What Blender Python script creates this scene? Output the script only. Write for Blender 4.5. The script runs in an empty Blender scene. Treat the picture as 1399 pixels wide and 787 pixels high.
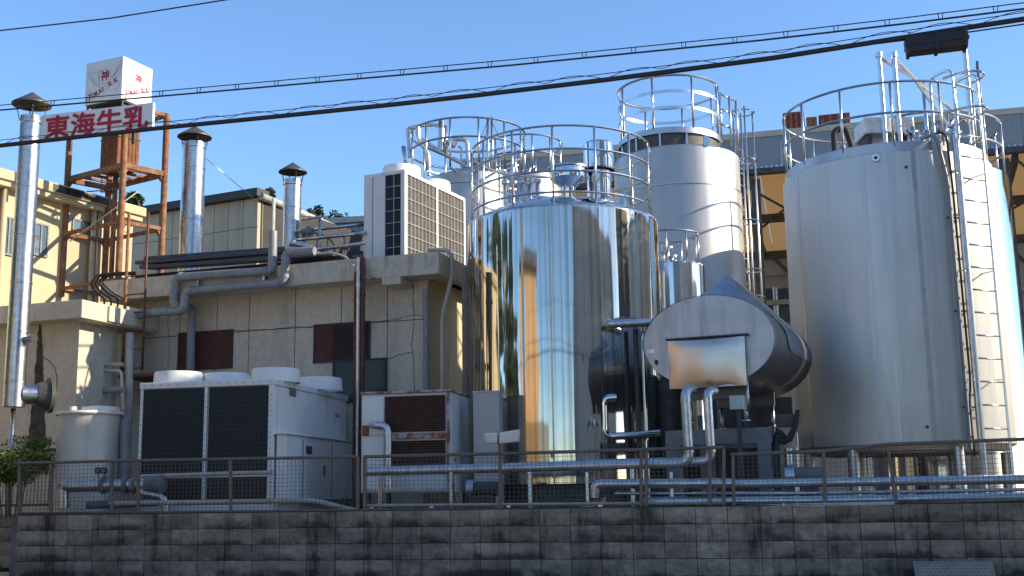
import bpy, bmesh, math, random
from mathutils import Vector, Matrix
random.seed(7)
R_ = math.radians
scene = bpy.context.scene
col = bpy.context.collection

# ------------------------------------------------------------------ camera
FPX, CX, CY = 1579.0, 699.5, 393.5          # photograph's focal length and centre in its pixels
EYE = Vector((0, 0, 0.98))
CAMROT = (Matrix.Rotation(R_(90 + 10.12), 4, 'X') @ Matrix.Rotation(-0.0155, 4, 'Z'))
cam = bpy.data.cameras.new('camera')
cam.sensor_width = 36.0
cam.lens = 36.0 * FPX / 1399.0
cam.clip_start = 0.1
cam.clip_end = 5000
camo = bpy.data.objects.new('camera', cam)
col.objects.link(camo)
camo.matrix_world = Matrix.Translation(EYE) @ CAMROT
scene.camera = camo

# ------------------------------------------------------------------ sky, sun, exposure
SUN_EL, SUN_AZ = 24.0, 97.0                 # azimuth clockwise from +Y
world = bpy.data.worlds.new('World')
scene.world = world
world.use_nodes = True
wn = world.node_tree.nodes
wl = world.node_tree.links
bg = wn['Background']
sky = wn.new('ShaderNodeTexSky')
sky.sky_type = 'NISHITA'
sky.sun_disc = False
sky.sun_elevation = R_(SUN_EL)
sky.sun_rotation = R_(SUN_AZ)
sky.altitude = 0
sky.air_density = 1.0
sky.dust_density = 0.35
sky.ozone_density = 5.5
wl.new(sky.outputs[0], bg.inputs[0])
bg.inputs[1].default_value = 0.15
sun = bpy.data.lights.new('sun', 'SUN')
sun.energy = 4.2
sun.angle = R_(0.5)
sun.color = (1.0, 0.87, 0.66)
suno = bpy.data.objects.new('sun', sun)
col.objects.link(suno)
sd = Vector((math.sin(R_(SUN_AZ)) * math.cos(R_(SUN_EL)), math.cos(R_(SUN_AZ)) * math.cos(R_(SUN_EL)), math.sin(R_(SUN_EL))))
suno.rotation_euler = sd.to_track_quat('Z', 'Y').to_euler()
suno.location = (30, 0, 30)
scene.view_settings.view_transform = 'Standard'
scene.view_settings.look = 'None'
scene.view_settings.exposure = 0.9
scene.view_settings.gamma = 1.0

# ------------------------------------------------------------------ geometry helpers
def ray(px, py):
    return (CAMROT.to_3x3() @ Vector(((px - CX) / FPX, -(py - CY) / FPX, -1.0))).normalized()

def at(px, py, Y):
    d = ray(px, py)
    return EYE + d * (Y / d.y)

def atd(px, py, dist):                      # point at a horizontal distance
    d = ray(px, py)
    return EYE + d * (dist / math.hypot(d.x, d.y))

def azim(px, py):
    d = ray(px, py)
    return math.atan2(d.x, d.y)

class Fr:
    """A plan frame: u to the right, v away, turned clockwise by deg."""
    def __init__(s, x=0.0, y=0.0, deg=0.0):
        s.o = Vector((x, y, 0)); a = R_(deg); s.rz = -a
        s.u = Vector((math.cos(a), -math.sin(a), 0)); s.v = Vector((math.sin(a), math.cos(a), 0))
    def w(s, p):
        return s.o + s.u * p[0] + s.v * p[1] + Vector((0, 0, p[2]))
    def l(s, P):
        d = Vector(P) - s.o
        return Vector((d.dot(s.u), d.dot(s.v), P[2]))
    def px(s, px, py, v=0.0):               # where a sight line meets the plane v
        d = ray(px, py)
        t = (v - (EYE - s.o).dot(s.v)) / d.dot(s.v)
        return s.l(EYE + d * t)
    def pu(s, px, py, u=0.0):               # where a sight line meets the plane u
        d = ray(px, py)
        t = (u - (EYE - s.o).dot(s.u)) / d.dot(s.u)
        return s.l(EYE + d * t)
F0 = Fr()

class MB:
    def __init__(s):
        s.v = []; s.f = []; s.sm = []
    def add(s, vs, fs, smooth=False):
        n = len(s.v)
        s.v += [tuple(p) for p in vs]
        for i, q in enumerate(fs):
            s.f.append(tuple(n + k for k in q))
            s.sm.append(smooth if isinstance(smooth, bool) else smooth[i])
        return s
    def box(s, a, b, rz=0.0):
        x0, y0, z0 = a; x1, y1, z1 = b
        x0, x1 = min(x0, x1), max(x0, x1); y0, y1 = min(y0, y1), max(y0, y1); z0, z1 = min(z0, z1), max(z0, z1)
        vs = [Vector(p) for p in ((x0, y0, z0), (x1, y0, z0), (x1, y1, z0), (x0, y1, z0), (x0, y0, z1), (x1, y0, z1), (x1, y1, z1), (x0, y1, z1))]
        if rz:
            c = Vector(((x0 + x1) / 2, (y0 + y1) / 2, 0)); m = Matrix.Rotation(rz, 3, 'Z')
            vs = [m @ (p - c) + c for p in vs]
        return s.add(vs, [(0, 3, 2, 1), (4, 5, 6, 7), (0, 1, 5, 4), (1, 2, 6, 5), (2, 3, 7, 6), (3, 0, 4, 7)])
    def hexa(s, b4, t4):                     # 4 bottom points, 4 top points (counter-clockwise from above)
        return s.add(list(b4) + list(t4), [(0, 3, 2, 1), (4, 5, 6, 7), (0, 1, 5, 4), (1, 2, 6, 5), (2, 3, 7, 6), (3, 0, 4, 7)])
    def bar(s, p0, p1, w, h=None, up=(0, 0, 1)):
        h = h or w
        p0 = Vector(p0); p1 = Vector(p1); d = (p1 - p0).normalized(); up = Vector(up)
        if abs(d.dot(up)) > 0.98: up = Vector((0, 1, 0))
        a = d.cross(up).normalized() * w / 2; b = a.cross(d).normalized() * h / 2
        vs = [p0 - a - b, p0 + a - b, p0 + a + b, p0 - a + b, p1 - a - b, p1 + a - b, p1 + a + b, p1 - a + b]
        return s.add(vs, [(0, 1, 2, 3), (4, 7, 6, 5), (0, 4, 5, 1), (1, 5, 6, 2), (2, 6, 7, 3), (3, 7, 4, 0)])
    def cyl(s, p0, p1, r0, r1=None, n=16, cap=True):
        r1 = r0 if r1 is None else r1
        p0 = Vector(p0); p1 = Vector(p1); d = (p1 - p0).normalized()
        a = d.orthogonal().normalized(); b = d.cross(a)
        vs = []
        for p, r in ((p0, r0), (p1, r1)):
            for k in range(n):
                t = 2 * math.pi * k / n
                vs.append(p + (a * math.cos(t) + b * math.sin(t)) * r)
        fs = [(k, (k + 1) % n, n + (k + 1) % n, n + k) for k in range(n)]
        sm = [True] * n
        if cap:
            fs += [tuple(reversed(range(n))), tuple(range(n, 2 * n))]; sm += [False, False]
        return s.add(vs, fs, sm)
    def tube(s, pts, r, n=8, closed=False, cap=True):
        pts = [Vector(p) for p in pts]; m = len(pts)
        vs = []; a = None
        for i, p in enumerate(pts):
            if closed: d = pts[(i + 1) % m] - pts[i - 1]
            else: d = pts[min(i + 1, m - 1)] - pts[max(i - 1, 0)]
            d = d.normalized()
            if a is None: a = d.orthogonal().normalized()
            a = (a - d * a.dot(d))
            a = a.normalized() if a.length > 1e-6 else d.orthogonal().normalized()
            b = d.cross(a)
            for k in range(n):
                t = 2 * math.pi * k / n
                vs.append(p + (a * math.cos(t) + b * math.sin(t)) * r)
        fs = []; sm = []
        for i in range(m if closed else m - 1):
            j = (i + 1) % m
            for k in range(n):
                fs.append((i * n + k, i * n + (k + 1) % n, j * n + (k + 1) % n, j * n + k)); sm.append(True)
        if cap and not closed:
            fs += [tuple(reversed(range(n))), tuple(range((m - 1) * n, m * n))]; sm += [False, False]
        return s.add(vs, fs, sm)
    def pipe(s, pts, r, bend=None, n=12, collar=0.0):
        """polyline with rounded elbows"""
        pts = [Vector(p) for p in pts]; bend = bend or r * 2.0
        out = [pts[0]]
        for i in range(1, len(pts) - 1):
            p = pts[i]; a = (pts[i - 1] - p); b = (pts[i + 1] - p)
            q = min(bend, a.length * .45, b.length * .45)
            a = p + a.normalized() * q; b = p + b.normalized() * q
            for k in range(6):
                t = k / 5
                out.append(a * (1 - t) ** 2 + p * 2 * t * (1 - t) + b * t ** 2)
            if collar:
                for c, o in ((a, pts[i - 1]), (b, pts[i + 1])):
                    d = (o - c).normalized()
                    s.cyl(c - d * r * .3, c + d * r * .5, r * (1 + collar), n=n)
        out.append(pts[-1])
        return s.tube(out, r, n)
    def ring(s, c, R, r, n=48, a0=0.0, a1=None, seg=6, z=None):
        c = Vector(c)
        full = a1 is None
        a1 = 2 * math.pi if full else a1
        m = n if full else n + 1
        pts = [c + Vector((math.cos(a0 + (a1 - a0) * k / n), math.sin(a0 + (a1 - a0) * k / n), 0)) * R for k in range(m)]
        return s.tube(pts, r, seg, closed=full)
    def lathe(s, prof, c=(0, 0, 0), n=48, a0=0.0, a1=None):
        c = Vector(c); full = a1 is None; a1 = 2 * math.pi if full else a1
        cols = n if full else n + 1
        vs = []; m = len(prof)
        for k in range(cols):
            t = a0 + (a1 - a0) * k / n
            for r, z in prof:
                vs.append(c + Vector((math.cos(t) * r, math.sin(t) * r, z)))
        fs = []; sm = []
        for k in range(n):
            j = (k + 1) % cols
            for i in range(m - 1):
                fs.append((k * m + i, j * m + i, j * m + i + 1, k * m + i + 1))
                sm.append(True)
        return s.add(vs, fs, sm)
    def disc(s, c, r, n=32, nz=1):
        c = Vector(c)
        vs = [c + Vector((math.cos(2 * math.pi * k / n) * r, math.sin(2 * math.pi * k / n) * r, 0)) for k in range(n)]
        return s.add(vs, [tuple(range(n)) if nz > 0 else tuple(reversed(range(n)))])
    def prism(s, poly, ext):                 # planar polygon swept by a vector
        poly = [Vector(p) for p in poly]; e = Vector(ext); n = len(poly)
        fs = [tuple(range(n)), tuple(reversed(range(n, 2 * n)))]
        fs += [(k, n + k, n + (k + 1) % n, (k + 1) % n) for k in range(n)]
        return s.add(poly + [p + e for p in poly], fs)
    def quad(s, *p):
        return s.add(p, [tuple(range(len(p)))])

def bounds(ps):
    return [min(p[i] for p in ps) for i in range(3)], [max(p[i] for p in ps) for i in range(3)]

def mesh_obj(name, mb, mat, off, bev=0.0, auto=True):
    me = bpy.data.meshes.new(name)
    me.from_pydata([(p[0] - off[0], p[1] - off[1], p[2] - off[2]) for p in mb.v], [], mb.f)
    me.polygons.foreach_set('use_smooth', mb.sm)
    bm = bmesh.new(); bm.from_mesh(me)
    bmesh.ops.recalc_face_normals(bm, faces=bm.faces)
    for e in bm.edges:
        if len(e.link_faces) == 2 and e.calc_face_angle(0) > 0.6: e.smooth = False
    bm.to_mesh(me); bm.free()
    me.materials.append(mat)
    o = bpy.data.objects.new(name, me)
    col.objects.link(o)
    if bev:
        m = o.modifiers.new('edge', 'BEVEL'); m.width = bev; m.segments = 2; m.limit_method = 'ANGLE'; m.angle_limit = 0.7
    return o

class Thing:
    def __init__(s, name, label, cat, fr=F0, group=None, kind=None):
        s.n, s.lab, s.cat, s.fr, s.g, s.kind = name, label, cat, fr, group, kind
        s.p = []
    def part(s, name, mb, mat, parent=None, bev=0.0, label=None, kind=None):
        h = dict(n=name, mb=mb, m=mat, p=parent, b=bev, l=label, k=kind); s.p.append(h); return h
    def done(s):
        lo, hi = bounds([v for h in s.p for v in h['mb'].v])
        base = Vector(((lo[0] + hi[0]) / 2, (lo[1] + hi[1]) / 2, lo[2]))
        r = bpy.data.objects.new(s.n, None); col.objects.link(r)
        r.location = s.fr.w(base); r.rotation_euler = (0, 0, s.fr.rz)
        r.empty_display_size = 0.2
        tag(r, s.lab, s.cat, s.g, s.kind)
        for h in s.p:
            o = mesh_obj(h['n'], h['mb'], h['m'], base, h['b'])
            o.parent = h['p']['o'] if h['p'] else r
            h['o'] = o
            if h['l']: o['label'] = h['l']
            if h['k']: o['kind'] = h['k']
        s.root = r; s.base = base
        return r

def tag(o, label=None, cat=None, group=None, kind=None):
    if label: o['label'] = label
    if cat: o['category'] = cat
    if group: o['group'] = group
    if kind: o['kind'] = kind
    return o

def one(name, label, cat, mb, mat, fr=F0, group=None, bev=0.0, kind=None):
    lo, hi = bounds(mb.v)
    base = Vector(((lo[0] + hi[0]) / 2, (lo[1] + hi[1]) / 2, lo[2]))
    o = mesh_obj(name, mb, mat, base, bev)
    o.location = fr.w(base); o.rotation_euler = (0, 0, fr.rz)
    return tag(o, label, cat, group, kind)

# ------------------------------------------------------------------ materials
def M(name, colr, rough=0.6, metal=0.0, var=0.15, nscale=2.5, bump=0.0, bscale=30.0, streak=None, samt=0.5, sscale=(6, 6, 0.5),
      rust=0.0, rscale=3.0, rustcol=(0.16, 0.055, 0.02), rand=0.0, spec=0.5, wav=None, roughvar=0.0, sth=(0.5, 0.75), rth=None, transl=None):
    m = bpy.data.materials.new(name); m.use_nodes = True
    nt = m.node_tree; N = nt.nodes; L = nt.links; b = N['Principled BSDF']
    geo = N.new('ShaderNodeNewGeometry'); pos = geo.outputs['Position']
    def noise(scale, vec=pos, detail=5.0, r=0.6):
        n = N.new('ShaderNodeTexNoise'); n.inputs['Scale'].default_value = scale; n.inputs['Detail'].default_value = detail
        n.inputs['Roughness'].default_value = r; L.new(vec, n.inputs['Vector']); return n.outputs['Fac']
    def mapr(x, a, b_, c, d):
        n = N.new('ShaderNodeMapRange'); L.new(x, n.inputs[0])
        for i, q in enumerate((a, b_, c, d)): n.inputs[i + 1].default_value = q
        return n.outputs[0]
    def mix(fac, a, bb, mode='MIX'):
        n = N.new('ShaderNodeMix'); n.data_type = 'RGBA'; n.blend_type = mode
        if isinstance(fac, float): n.inputs[0].default_value = fac
        else: L.new(fac, n.inputs[0])
        for s_, q in ((6, a), (7, bb)):
            if isinstance(q, tuple): n.inputs[s_].default_value = (*q, 1)
            else: L.new(q, n.inputs[s_])
        return n.outputs[2]
    lo = tuple(max(0, c * (1 - var)) for c in colr); hi = tuple(min(1, c * (1 + var)) for c in colr)
    c = mix(mapr(noise(nscale), .3, .7, 0, 1), lo, hi)
    if rand:
        oi = N.new('ShaderNodeObjectInfo')
        k = mapr(oi.outputs['Random'], 0, 1, 1 - rand, 1 + rand)
        cc = N.new('ShaderNodeCombineColor')
        for i in range(3): L.new(k, cc.inputs[i])
        c = mix(1.0, c, cc.outputs[0], 'MULTIPLY')
    if streak:
        mp = N.new('ShaderNodeMapping'); mp.inputs['Scale'].default_value = sscale; L.new(pos, mp.inputs[0])
        f = mapr(noise(1.0, mp.outputs[0], 6.0, .65), sth[0], sth[1], 0, samt)
        c = mix(f, c, streak)
    rr = rough
    if rust:
        rt = rth or (0.62 - rust * .25, 0.72 - rust * .2)
        f = mapr(noise(rscale, pos, 8.0, .7), rt[0], rt[1], 0, 1)
        rc = mix(mapr(noise(rscale * 7), .35, .65, 0, 1), tuple(q * .55 for q in rustcol), tuple(min(1, q * 1.5) for q in rustcol))
        c = mix(f, c, rc)
        rn = mapr(f, 0, 1, rough, 0.85); L.new(rn, b.inputs['Roughness'])
        mn = mapr(f, 0, 1, metal, 0.0); L.new(mn, b.inputs['Metallic'])
    else:
        if roughvar:
            mp2 = N.new('ShaderNodeMapping'); mp2.inputs['Scale'].default_value = (5, 5, .6); L.new(pos, mp2.inputs[0])
            L.new(mapr(noise(1.0, mp2.outputs[0]), .3, .7, rough - roughvar, rough + roughvar), b.inputs['Roughness'])
        else:
            b.inputs['Roughness'].default_value = rough
        b.inputs['Metallic'].default_value = metal
    b.inputs['Specular IOR Level'].default_value = spec
    L.new(c, b.inputs['Base Color'])
    if bump or wav:
        bp = N.new('ShaderNodeBump'); bp.inputs['Strength'].default_value = 1.0
        if wav:                              # wavy sheet metal: stretched noise, distance in metres
            mp = N.new('ShaderNodeMapping'); mp.inputs['Scale'].default_value = wav[0]; L.new(pos, mp.inputs[0])
            L.new(noise(1.0, mp.outputs[0], 2.0, .5), bp.inputs['Height']); bp.inputs['Distance'].default_value = wav[1]
        else:
            L.new(noise(bscale), bp.inputs['Height']); bp.inputs['Distance'].default_value = bump
        L.new(bp.outputs[0], b.inputs['Normal'])
    if transl:
        out = N['Material Output']; t = N.new('ShaderNodeBsdfTranslucent'); t.inputs[0].default_value = (*transl, 1)
        mx = N.new('ShaderNodeMixShader'); mx.inputs[0].default_value = .5
        L.new(b.outputs[0], mx.inputs[1]); L.new(t.outputs[0], mx.inputs[2]); L.new(mx.outputs[0], out.inputs[0])
    return m

m_asphalt = M('asphalt', (.12, .115, .108), .9, var=.25, nscale=6, bump=.004, bscale=120)
m_yard = M('yard_concrete', (.16, .15, .135), .9, var=.35, nscale=1.5, bump=.004, bscale=60)
m_earth = M('pale_gravel', (.42, .36, .27), .95, var=.25, nscale=.2)
m_block = bpy.data.materials.new('concrete_block'); m_block.use_nodes = True
def block_material(m):
    nt = m.node_tree; N = nt.nodes; L = nt.links; b = N['Principled BSDF']; b.inputs['Roughness'].default_value = .93
    geo = N.new('ShaderNodeNewGeometry'); pos = geo.outputs['Position']; oi = N.new('ShaderNodeObjectInfo')
    tc = N.new('ShaderNodeTexCoord'); sp = N.new('ShaderNodeSeparateXYZ'); L.new(tc.outputs['Object'], sp.inputs[0])
    def noise(scale, sc=(1, 1, 1), detail=7.0):
        mp = N.new('ShaderNodeMapping'); mp.inputs['Scale'].default_value = sc; L.new(pos, mp.inputs[0])
        n = N.new('ShaderNodeTexNoise'); n.inputs['Scale'].default_value = scale; n.inputs['Detail'].default_value = detail; n.inputs['Roughness'].default_value = .68
        L.new(mp.outputs[0], n.inputs[0]); return n.outputs['Fac']
    def mapr(x, *q):
        n = N.new('ShaderNodeMapRange'); L.new(x, n.inputs[0])
        for i, v in enumerate(q): n.inputs[i + 1].default_value = v
        return n.outputs[0]
    def math_(op, x, y):
        n = N.new('ShaderNodeMath'); n.operation = op
        for i, v in enumerate((x, y)):
            if isinstance(v, (int, float)): n.inputs[i].default_value = v
            else: L.new(v, n.inputs[i])
        return n.outputs[0]
    # soot: large patches, more on the lower edge of each block, and thin runs down from the top
    patch = mapr(noise(1.0, (1.1, 1.1, 3.4)), .40, .62, 0, 1)
    low = mapr(sp.outputs['Z'], .0, .11, 1, 0)
    band = math_('MULTIPLY', low, mapr(noise(2.2, (1, 1, .8)), .42, .58, 0, 1))
    runs = mapr(noise(1.0, (4.5, 4.5, .8)), .54, .72, 0, .75)
    dark = math_('MINIMUM', math_('ADD', math_('ADD', math_('MULTIPLY', patch, .55), math_('MULTIPLY', band, .8)), runs), .9)
    def mix(f, a, c):
        n = N.new('ShaderNodeMix'); n.data_type = 'RGBA'; L.new(f, n.inputs[0])
        for k, q in ((6, a), (7, c)):
            if isinstance(q, tuple): n.inputs[k].default_value = (*q, 1)
            else: L.new(q, n.inputs[k])
        return n.outputs[2]
    basec = mix(mapr(noise(14), .3, .7, 0, 1), (.24, .20, .15), (.42, .36, .28))
    lime = mapr(noise(3.1, (1, 1, 1.6)), .60, .72, 0, .6)
    c = mix(lime, basec, (.46, .42, .36)); c = mix(dark, c, (.03, .027, .024))
    k = mapr(oi.outputs['Random'], 0, 1, .75, 1.2); hs = N.new('ShaderNodeHueSaturation'); L.new(c, hs.inputs['Color']); L.new(k, hs.inputs['Value'])
    L.new(hs.outputs[0], b.inputs['Base Color'])
    bp = N.new('ShaderNodeBump'); bp.inputs['Distance'].default_value = .008; L.new(noise(70), bp.inputs['Height']); L.new(bp.outputs[0], b.inputs['Normal'])
block_material(m_block)
m_mortar = M('mortar', (.045, .043, .04), .95, var=.3, nscale=20)
m_brownrail = M('brown_fence_paint', (.15, .115, .09), .55, var=.25, nscale=12, rust=.15, rscale=9)
m_wire = M('fence_wire', (.12, .10, .085), .5, var=.2)
m_satin = M('satin_stainless', (.61, .58, .535), .47, 0.66, var=.06, nscale=1.2, streak=(.40, .39, .37), samt=.7, sscale=(5, 5, .12), roughvar=.05,
            wav=((1.6, 1.6, .18), .006))
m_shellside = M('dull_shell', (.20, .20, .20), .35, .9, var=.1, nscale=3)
def brushed(m, amount):
    N = m.node_tree.nodes; tg = N.new('ShaderNodeTangent'); tg.direction_type = 'RADIAL'; tg.axis = 'Z'
    b = N['Principled BSDF']; b.inputs['Anisotropic'].default_value = amount; m.node_tree.links.new(tg.outputs[0], b.inputs['Tangent'])
brushed(m_satin, .75)
m_satin2 = M('satin_band', (.44, .44, .45), .38, 1.0, var=.08, nscale=3)
m_mirror = M('mirror_stainless', (.66, .62, .54), .055, .94, var=.10, nscale=2, streak=(.36, .30, .22), samt=.75, sscale=(14, 14, .05), sth=(.48, .62),
             wav=((3.0, 3.0, .16), .022))
m_mirror2 = M('polished_steel', (.66, .66, .65), .09, 1.0, var=.08, nscale=5)
m_alu = M('silo_aluminium', (.42, .42, .42), .47, .88, var=.05, nscale=1.0, streak=(.46, .47, .48), samt=.4, sscale=(6, 6, .15), roughvar=.06)
m_rail = M('rail_steel', (.62, .62, .61), .28, 1.0, var=.1, nscale=8)
m_galv = M('galvanised', (.50, .51, .52), .30, 1.0, var=.25, nscale=14, roughvar=.08, streak=(.30, .31, .32), samt=.5, sscale=(9, 9, .6))
m_capmetal = M('cap_sheet', (.10, .095, .09), .5, .5, var=.3, nscale=8, rust=.2, rscale=8)
m_pipeclad = M('pipe_cladding', (.56, .56, .56), .33, 0.9, var=.2, nscale=9, roughvar=.1)
m_greypipe = M('grey_pvc', (.24, .25, .26), .45, var=.18, nscale=4, streak=(.13, .13, .13), samt=.5)
m_creampipe = M('cream_pipe', (.46, .43, .36), .5, var=.15, nscale=6, streak=(.2, .17, .13), samt=.5)
m_facade = M('facade_panel', (.56, .505, .40), .88, var=.12, nscale=11, bump=.004, bscale=50, streak=(.19, .17, .135), samt=.5, sscale=(2.4, 2.4, .7), sth=(.5, .74), rand=.05)
m_facjoint = M('joint_mastic', (.05, .047, .042), .9, var=.2)
m_fascia = M('fascia_render', (.54, .48, .38), .85, var=.16, nscale=8, bump=.003, bscale=40, streak=(.19, .085, .035), samt=.75, sscale=(3.4, 3.4, .3), sth=(.53, .68), rust=.12, rscale=2.2, rth=(.60, .66))
m_cream = M('cream_render', (.50, .42, .27), .85, var=.06, nscale=1.5, streak=(.42, .35, .24), samt=.5, sscale=(3, 3, .4), bump=.003, bscale=40)
m_tan = M('tan_siding', (.50, .43, .31), .8, var=.08, nscale=1.2, streak=(.25, .22, .17), samt=.5, sscale=(4, 4, .2))
m_darktrim = M('dark_roof_trim', (.035, .034, .036), .6, var=.2)
m_redboard = M('oxide_red_board', (.085, .022, .02), .75, var=.35, nscale=5, streak=(.03, .012, .012), samt=.7, sscale=(3, 3, 1.2))
m_glass = M('dark_glass', (.015, .022, .028), .2, var=.2, spec=.35)
m_glassblue = M('window_glass', (.10, .14, .17), .06, var=.2, spec=.9)
m_white = M('white_sheet', (.74, .73, .69), .45, var=.06, nscale=3, streak=(.42, .39, .33), samt=.45, sscale=(6, 6, .5), sth=(.55, .8))
m_whiterust = M('rusty_white_sheet', (.60, .60, .58), .5, var=.08, nscale=3, streak=(.35, .22, .12), samt=.5, sscale=(7, 7, .6), sth=(.56, .8), rust=.25, rscale=2.4, rustcol=(.24, .075, .025), rth=(.60, .64))
m_coil = M('coil_fins', (.012, .019, .024), .6, .3, var=.3, nscale=9)
m_coilgrey = M('coil_fins_grey', (.085, .078, .07), .6, .3, var=.2, nscale=6)
m_louvre = M('brown_louvre', (.085, .042, .03), .7, var=.3, nscale=9)
m_black = M('black_rubber', (.02, .02, .022), .6, var=.2)
m_blackmetal = M('dark_steel', (.075, .07, .065), .6, .2, var=.35, nscale=6)
m_bluesheet = M('blue_black_sheet', (.05, .06, .075), .4, .2, var=.25, nscale=5)
m_rust = M('rusty_steel', (.23, .105, .05), .85, var=.4, nscale=9, rust=.4, rscale=6, rustcol=(.13, .05, .025), streak=(.38, .27, .15), samt=.65, sscale=(9, 9, 2.0), bump=.004, bscale=60)
m_rustdrum = M('rusty_drum', (.20, .075, .03), .85, var=.4, nscale=6, streak=(.07, .035, .022), samt=.8, sscale=(12, 12, .5))
m_redpipe = M('oxide_pipe', (.12, .035, .022), .65, var=.35, nscale=8, rust=.25, rscale=6)
m_signwhite = M('sign_white', (.78, .78, .76), .5, var=.04)
m_signred = M('sign_red', (.42, .012, .035), .5, var=.1)
m_emblem = M('emblem_line', (.42, .33, .33), .6, var=.1)
m_poly = M('cream_tank', (.56, .53, .45), .5, var=.08, nscale=3, streak=(.24, .20, .12), samt=.7, sscale=(5, 5, .5), sth=(.55, .78))
m_shedgrey = M('grey_sheet_fascia', (.26, .275, .28), .55, var=.06, nscale=1.5, streak=(.2, .2, .2), samt=.5)
m_shedbeige = M('beige_flashing', (.50, .44, .34), .7, var=.1)
m_tarp = M('brown_ceiling_sheet', (.30, .19, .09), .8, var=.12, nscale=.8, transl=(.42, .25, .10))
m_shedwall = M('grey_wall', (.34, .34, .33), .8, var=.12, nscale=1.5, streak=(.2, .2, .19), samt=.5)
m_redbox = M('red_machine', (.22, .04, .022), .7, var=.3, nscale=5, rust=.2, rscale=5)
m_leaf = M('leaf', (.13, .17, .03), .6, var=.5, nscale=6)
m_leafdark = M('leaf_dark', (.035, .06, .018), .7, var=.5, nscale=3)
m_bark = M('bark', (.09, .065, .045), .9, var=.3, nscale=8)
m_houseorange = M('house_render', (.55, .36, .19), .85, var=.06)
m_housegrey = M('grey_render', (.34, .34, .345), .8, var=.06, nscale=.4)
m_roof = M('roof_tile', (.09, .085, .085), .7, var=.25)
m_cable = M('cable_black', (.012, .012, .015), .5, var=.2)
m_plate = M('tread_plate', (.30, .27, .22), .5, .5, var=.2, nscale=10)
m_boxgreen = M('pale_green_box', (.50, .55, .48), .5, var=.06)
m_iron = M('painted_iron', (.16, .17, .18), .5, .2, var=.3, nscale=5, rust=.1, rscale=5)
m_hatch = M('hatch_steel', (.52, .46, .40), .26, 1.0, var=.08, nscale=4)
m_heavyrust = M('heavy_rust', (.50, .48, .44), .6, var=.15, rust=.9, rscale=5, rustcol=(.26, .085, .03), rth=(.42, .55))
m_seam = M('weld_tint', (.40, .32, .22), .25, 1.0, var=.15, nscale=6)
m_torn_gap = M('torn_sheet_gap_dark', (.022, .012, .012), .8, var=.3)
m_darkside = M('dark_brown_siding', (.07, .052, .042), .7, var=.2, nscale=2)
m_grid = M('guard_wire', (.045, .055, .06), .6, var=.1)
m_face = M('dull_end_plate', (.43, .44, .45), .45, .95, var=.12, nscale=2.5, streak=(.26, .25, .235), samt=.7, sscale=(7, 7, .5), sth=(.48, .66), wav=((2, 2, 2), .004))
m_screen = M('brown_slats', (.20, .125, .065), .8, var=.2, nscale=4)
m_cabgrey = M('cabinet_grey', (.47, .46, .42), .55, var=.1, nscale=3, streak=(.28, .22, .15), samt=.5)
m_hood = M('hood_sheet', (.30, .32, .35), .38, .95, var=.12, nscale=4)
m_lamp = M('lamp_housing', (.62, .60, .52), .35, var=.1)
# ------------------------------------------------------------------ ground
ZG = 0.78                                    # level of the plant yard behind the retaining wall
WF = Fr(0, 14.41, 11.67)                     # frame of the block wall: u along it, v into the plant
o = one('ground', 'flat earth stretching away around the plant', 'ground', MB().quad((-900, -900, -.06), (900, -900, -.06), (900, 900, -.06), (-900, 900, -.06)), m_earth, kind='structure')
o = one('road', 'dark asphalt lane running below the block wall', 'road', MB().quad((-15, -7.2, 0), (60, -7.2, 0), (60, .02, 0), (-15, .02, 0)), m_asphalt, WF, kind='structure')
o = one('plant_yard', 'concrete yard slab behind the block wall', 'yard', MB().box((-7.0, .14, -.05), (30, 45, ZG)).box((-40, 2.2, -.05), (-7.003, 45, ZG - .02)), m_yard, WF, kind='structure')

# ------------------------------------------------------------------ block wall (stack bond)
BW, BH = .375, .2
uL = WF.px(22, 740, 0).x
uR = WF.px(1399, 740, 0).x + 3.2
ncol = int((uR - uL) / BW) + 1
zt = .8
w = Thing('block_wall', 'stained grey concrete block retaining wall along the road', 'wall', WF)
w.part('mortar_bed', MB().box((uL + .01, .012, 0.0), (uL + ncol * BW - .01, .135, zt - .006)), m_mortar)
w.part('coping', MB().box((uL, .03, zt - .004), (uL + ncol * BW, .14, zt + .012)), m_mortar)
w.done()
bm_ = [MB().box((-BW / 2 + .0035, 0, .0035), (BW / 2 - .0035, .12, BH - .0035)) for _ in range(1)]
proto = mesh_obj('block', bm_[0], m_block, (0, 0, 0), .003)
col.objects.unlink(proto)
nb = 0
def blocks(root, base, u0, n, rows, v=0.0):
    for i in range(n):
        for j in range(rows):
            b = proto.copy(); col.objects.link(b); b.parent = root
            b.location = (u0 + (i + .5) * BW - base.x, v + random.uniform(-.003, .003) - base.y, j * BH - base.z)
            b.rotation_euler = (random.uniform(-.004, .004), 0, random.uniform(-.006, .006))
blocks(w.root, w.base, uL, ncol, 4)
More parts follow.
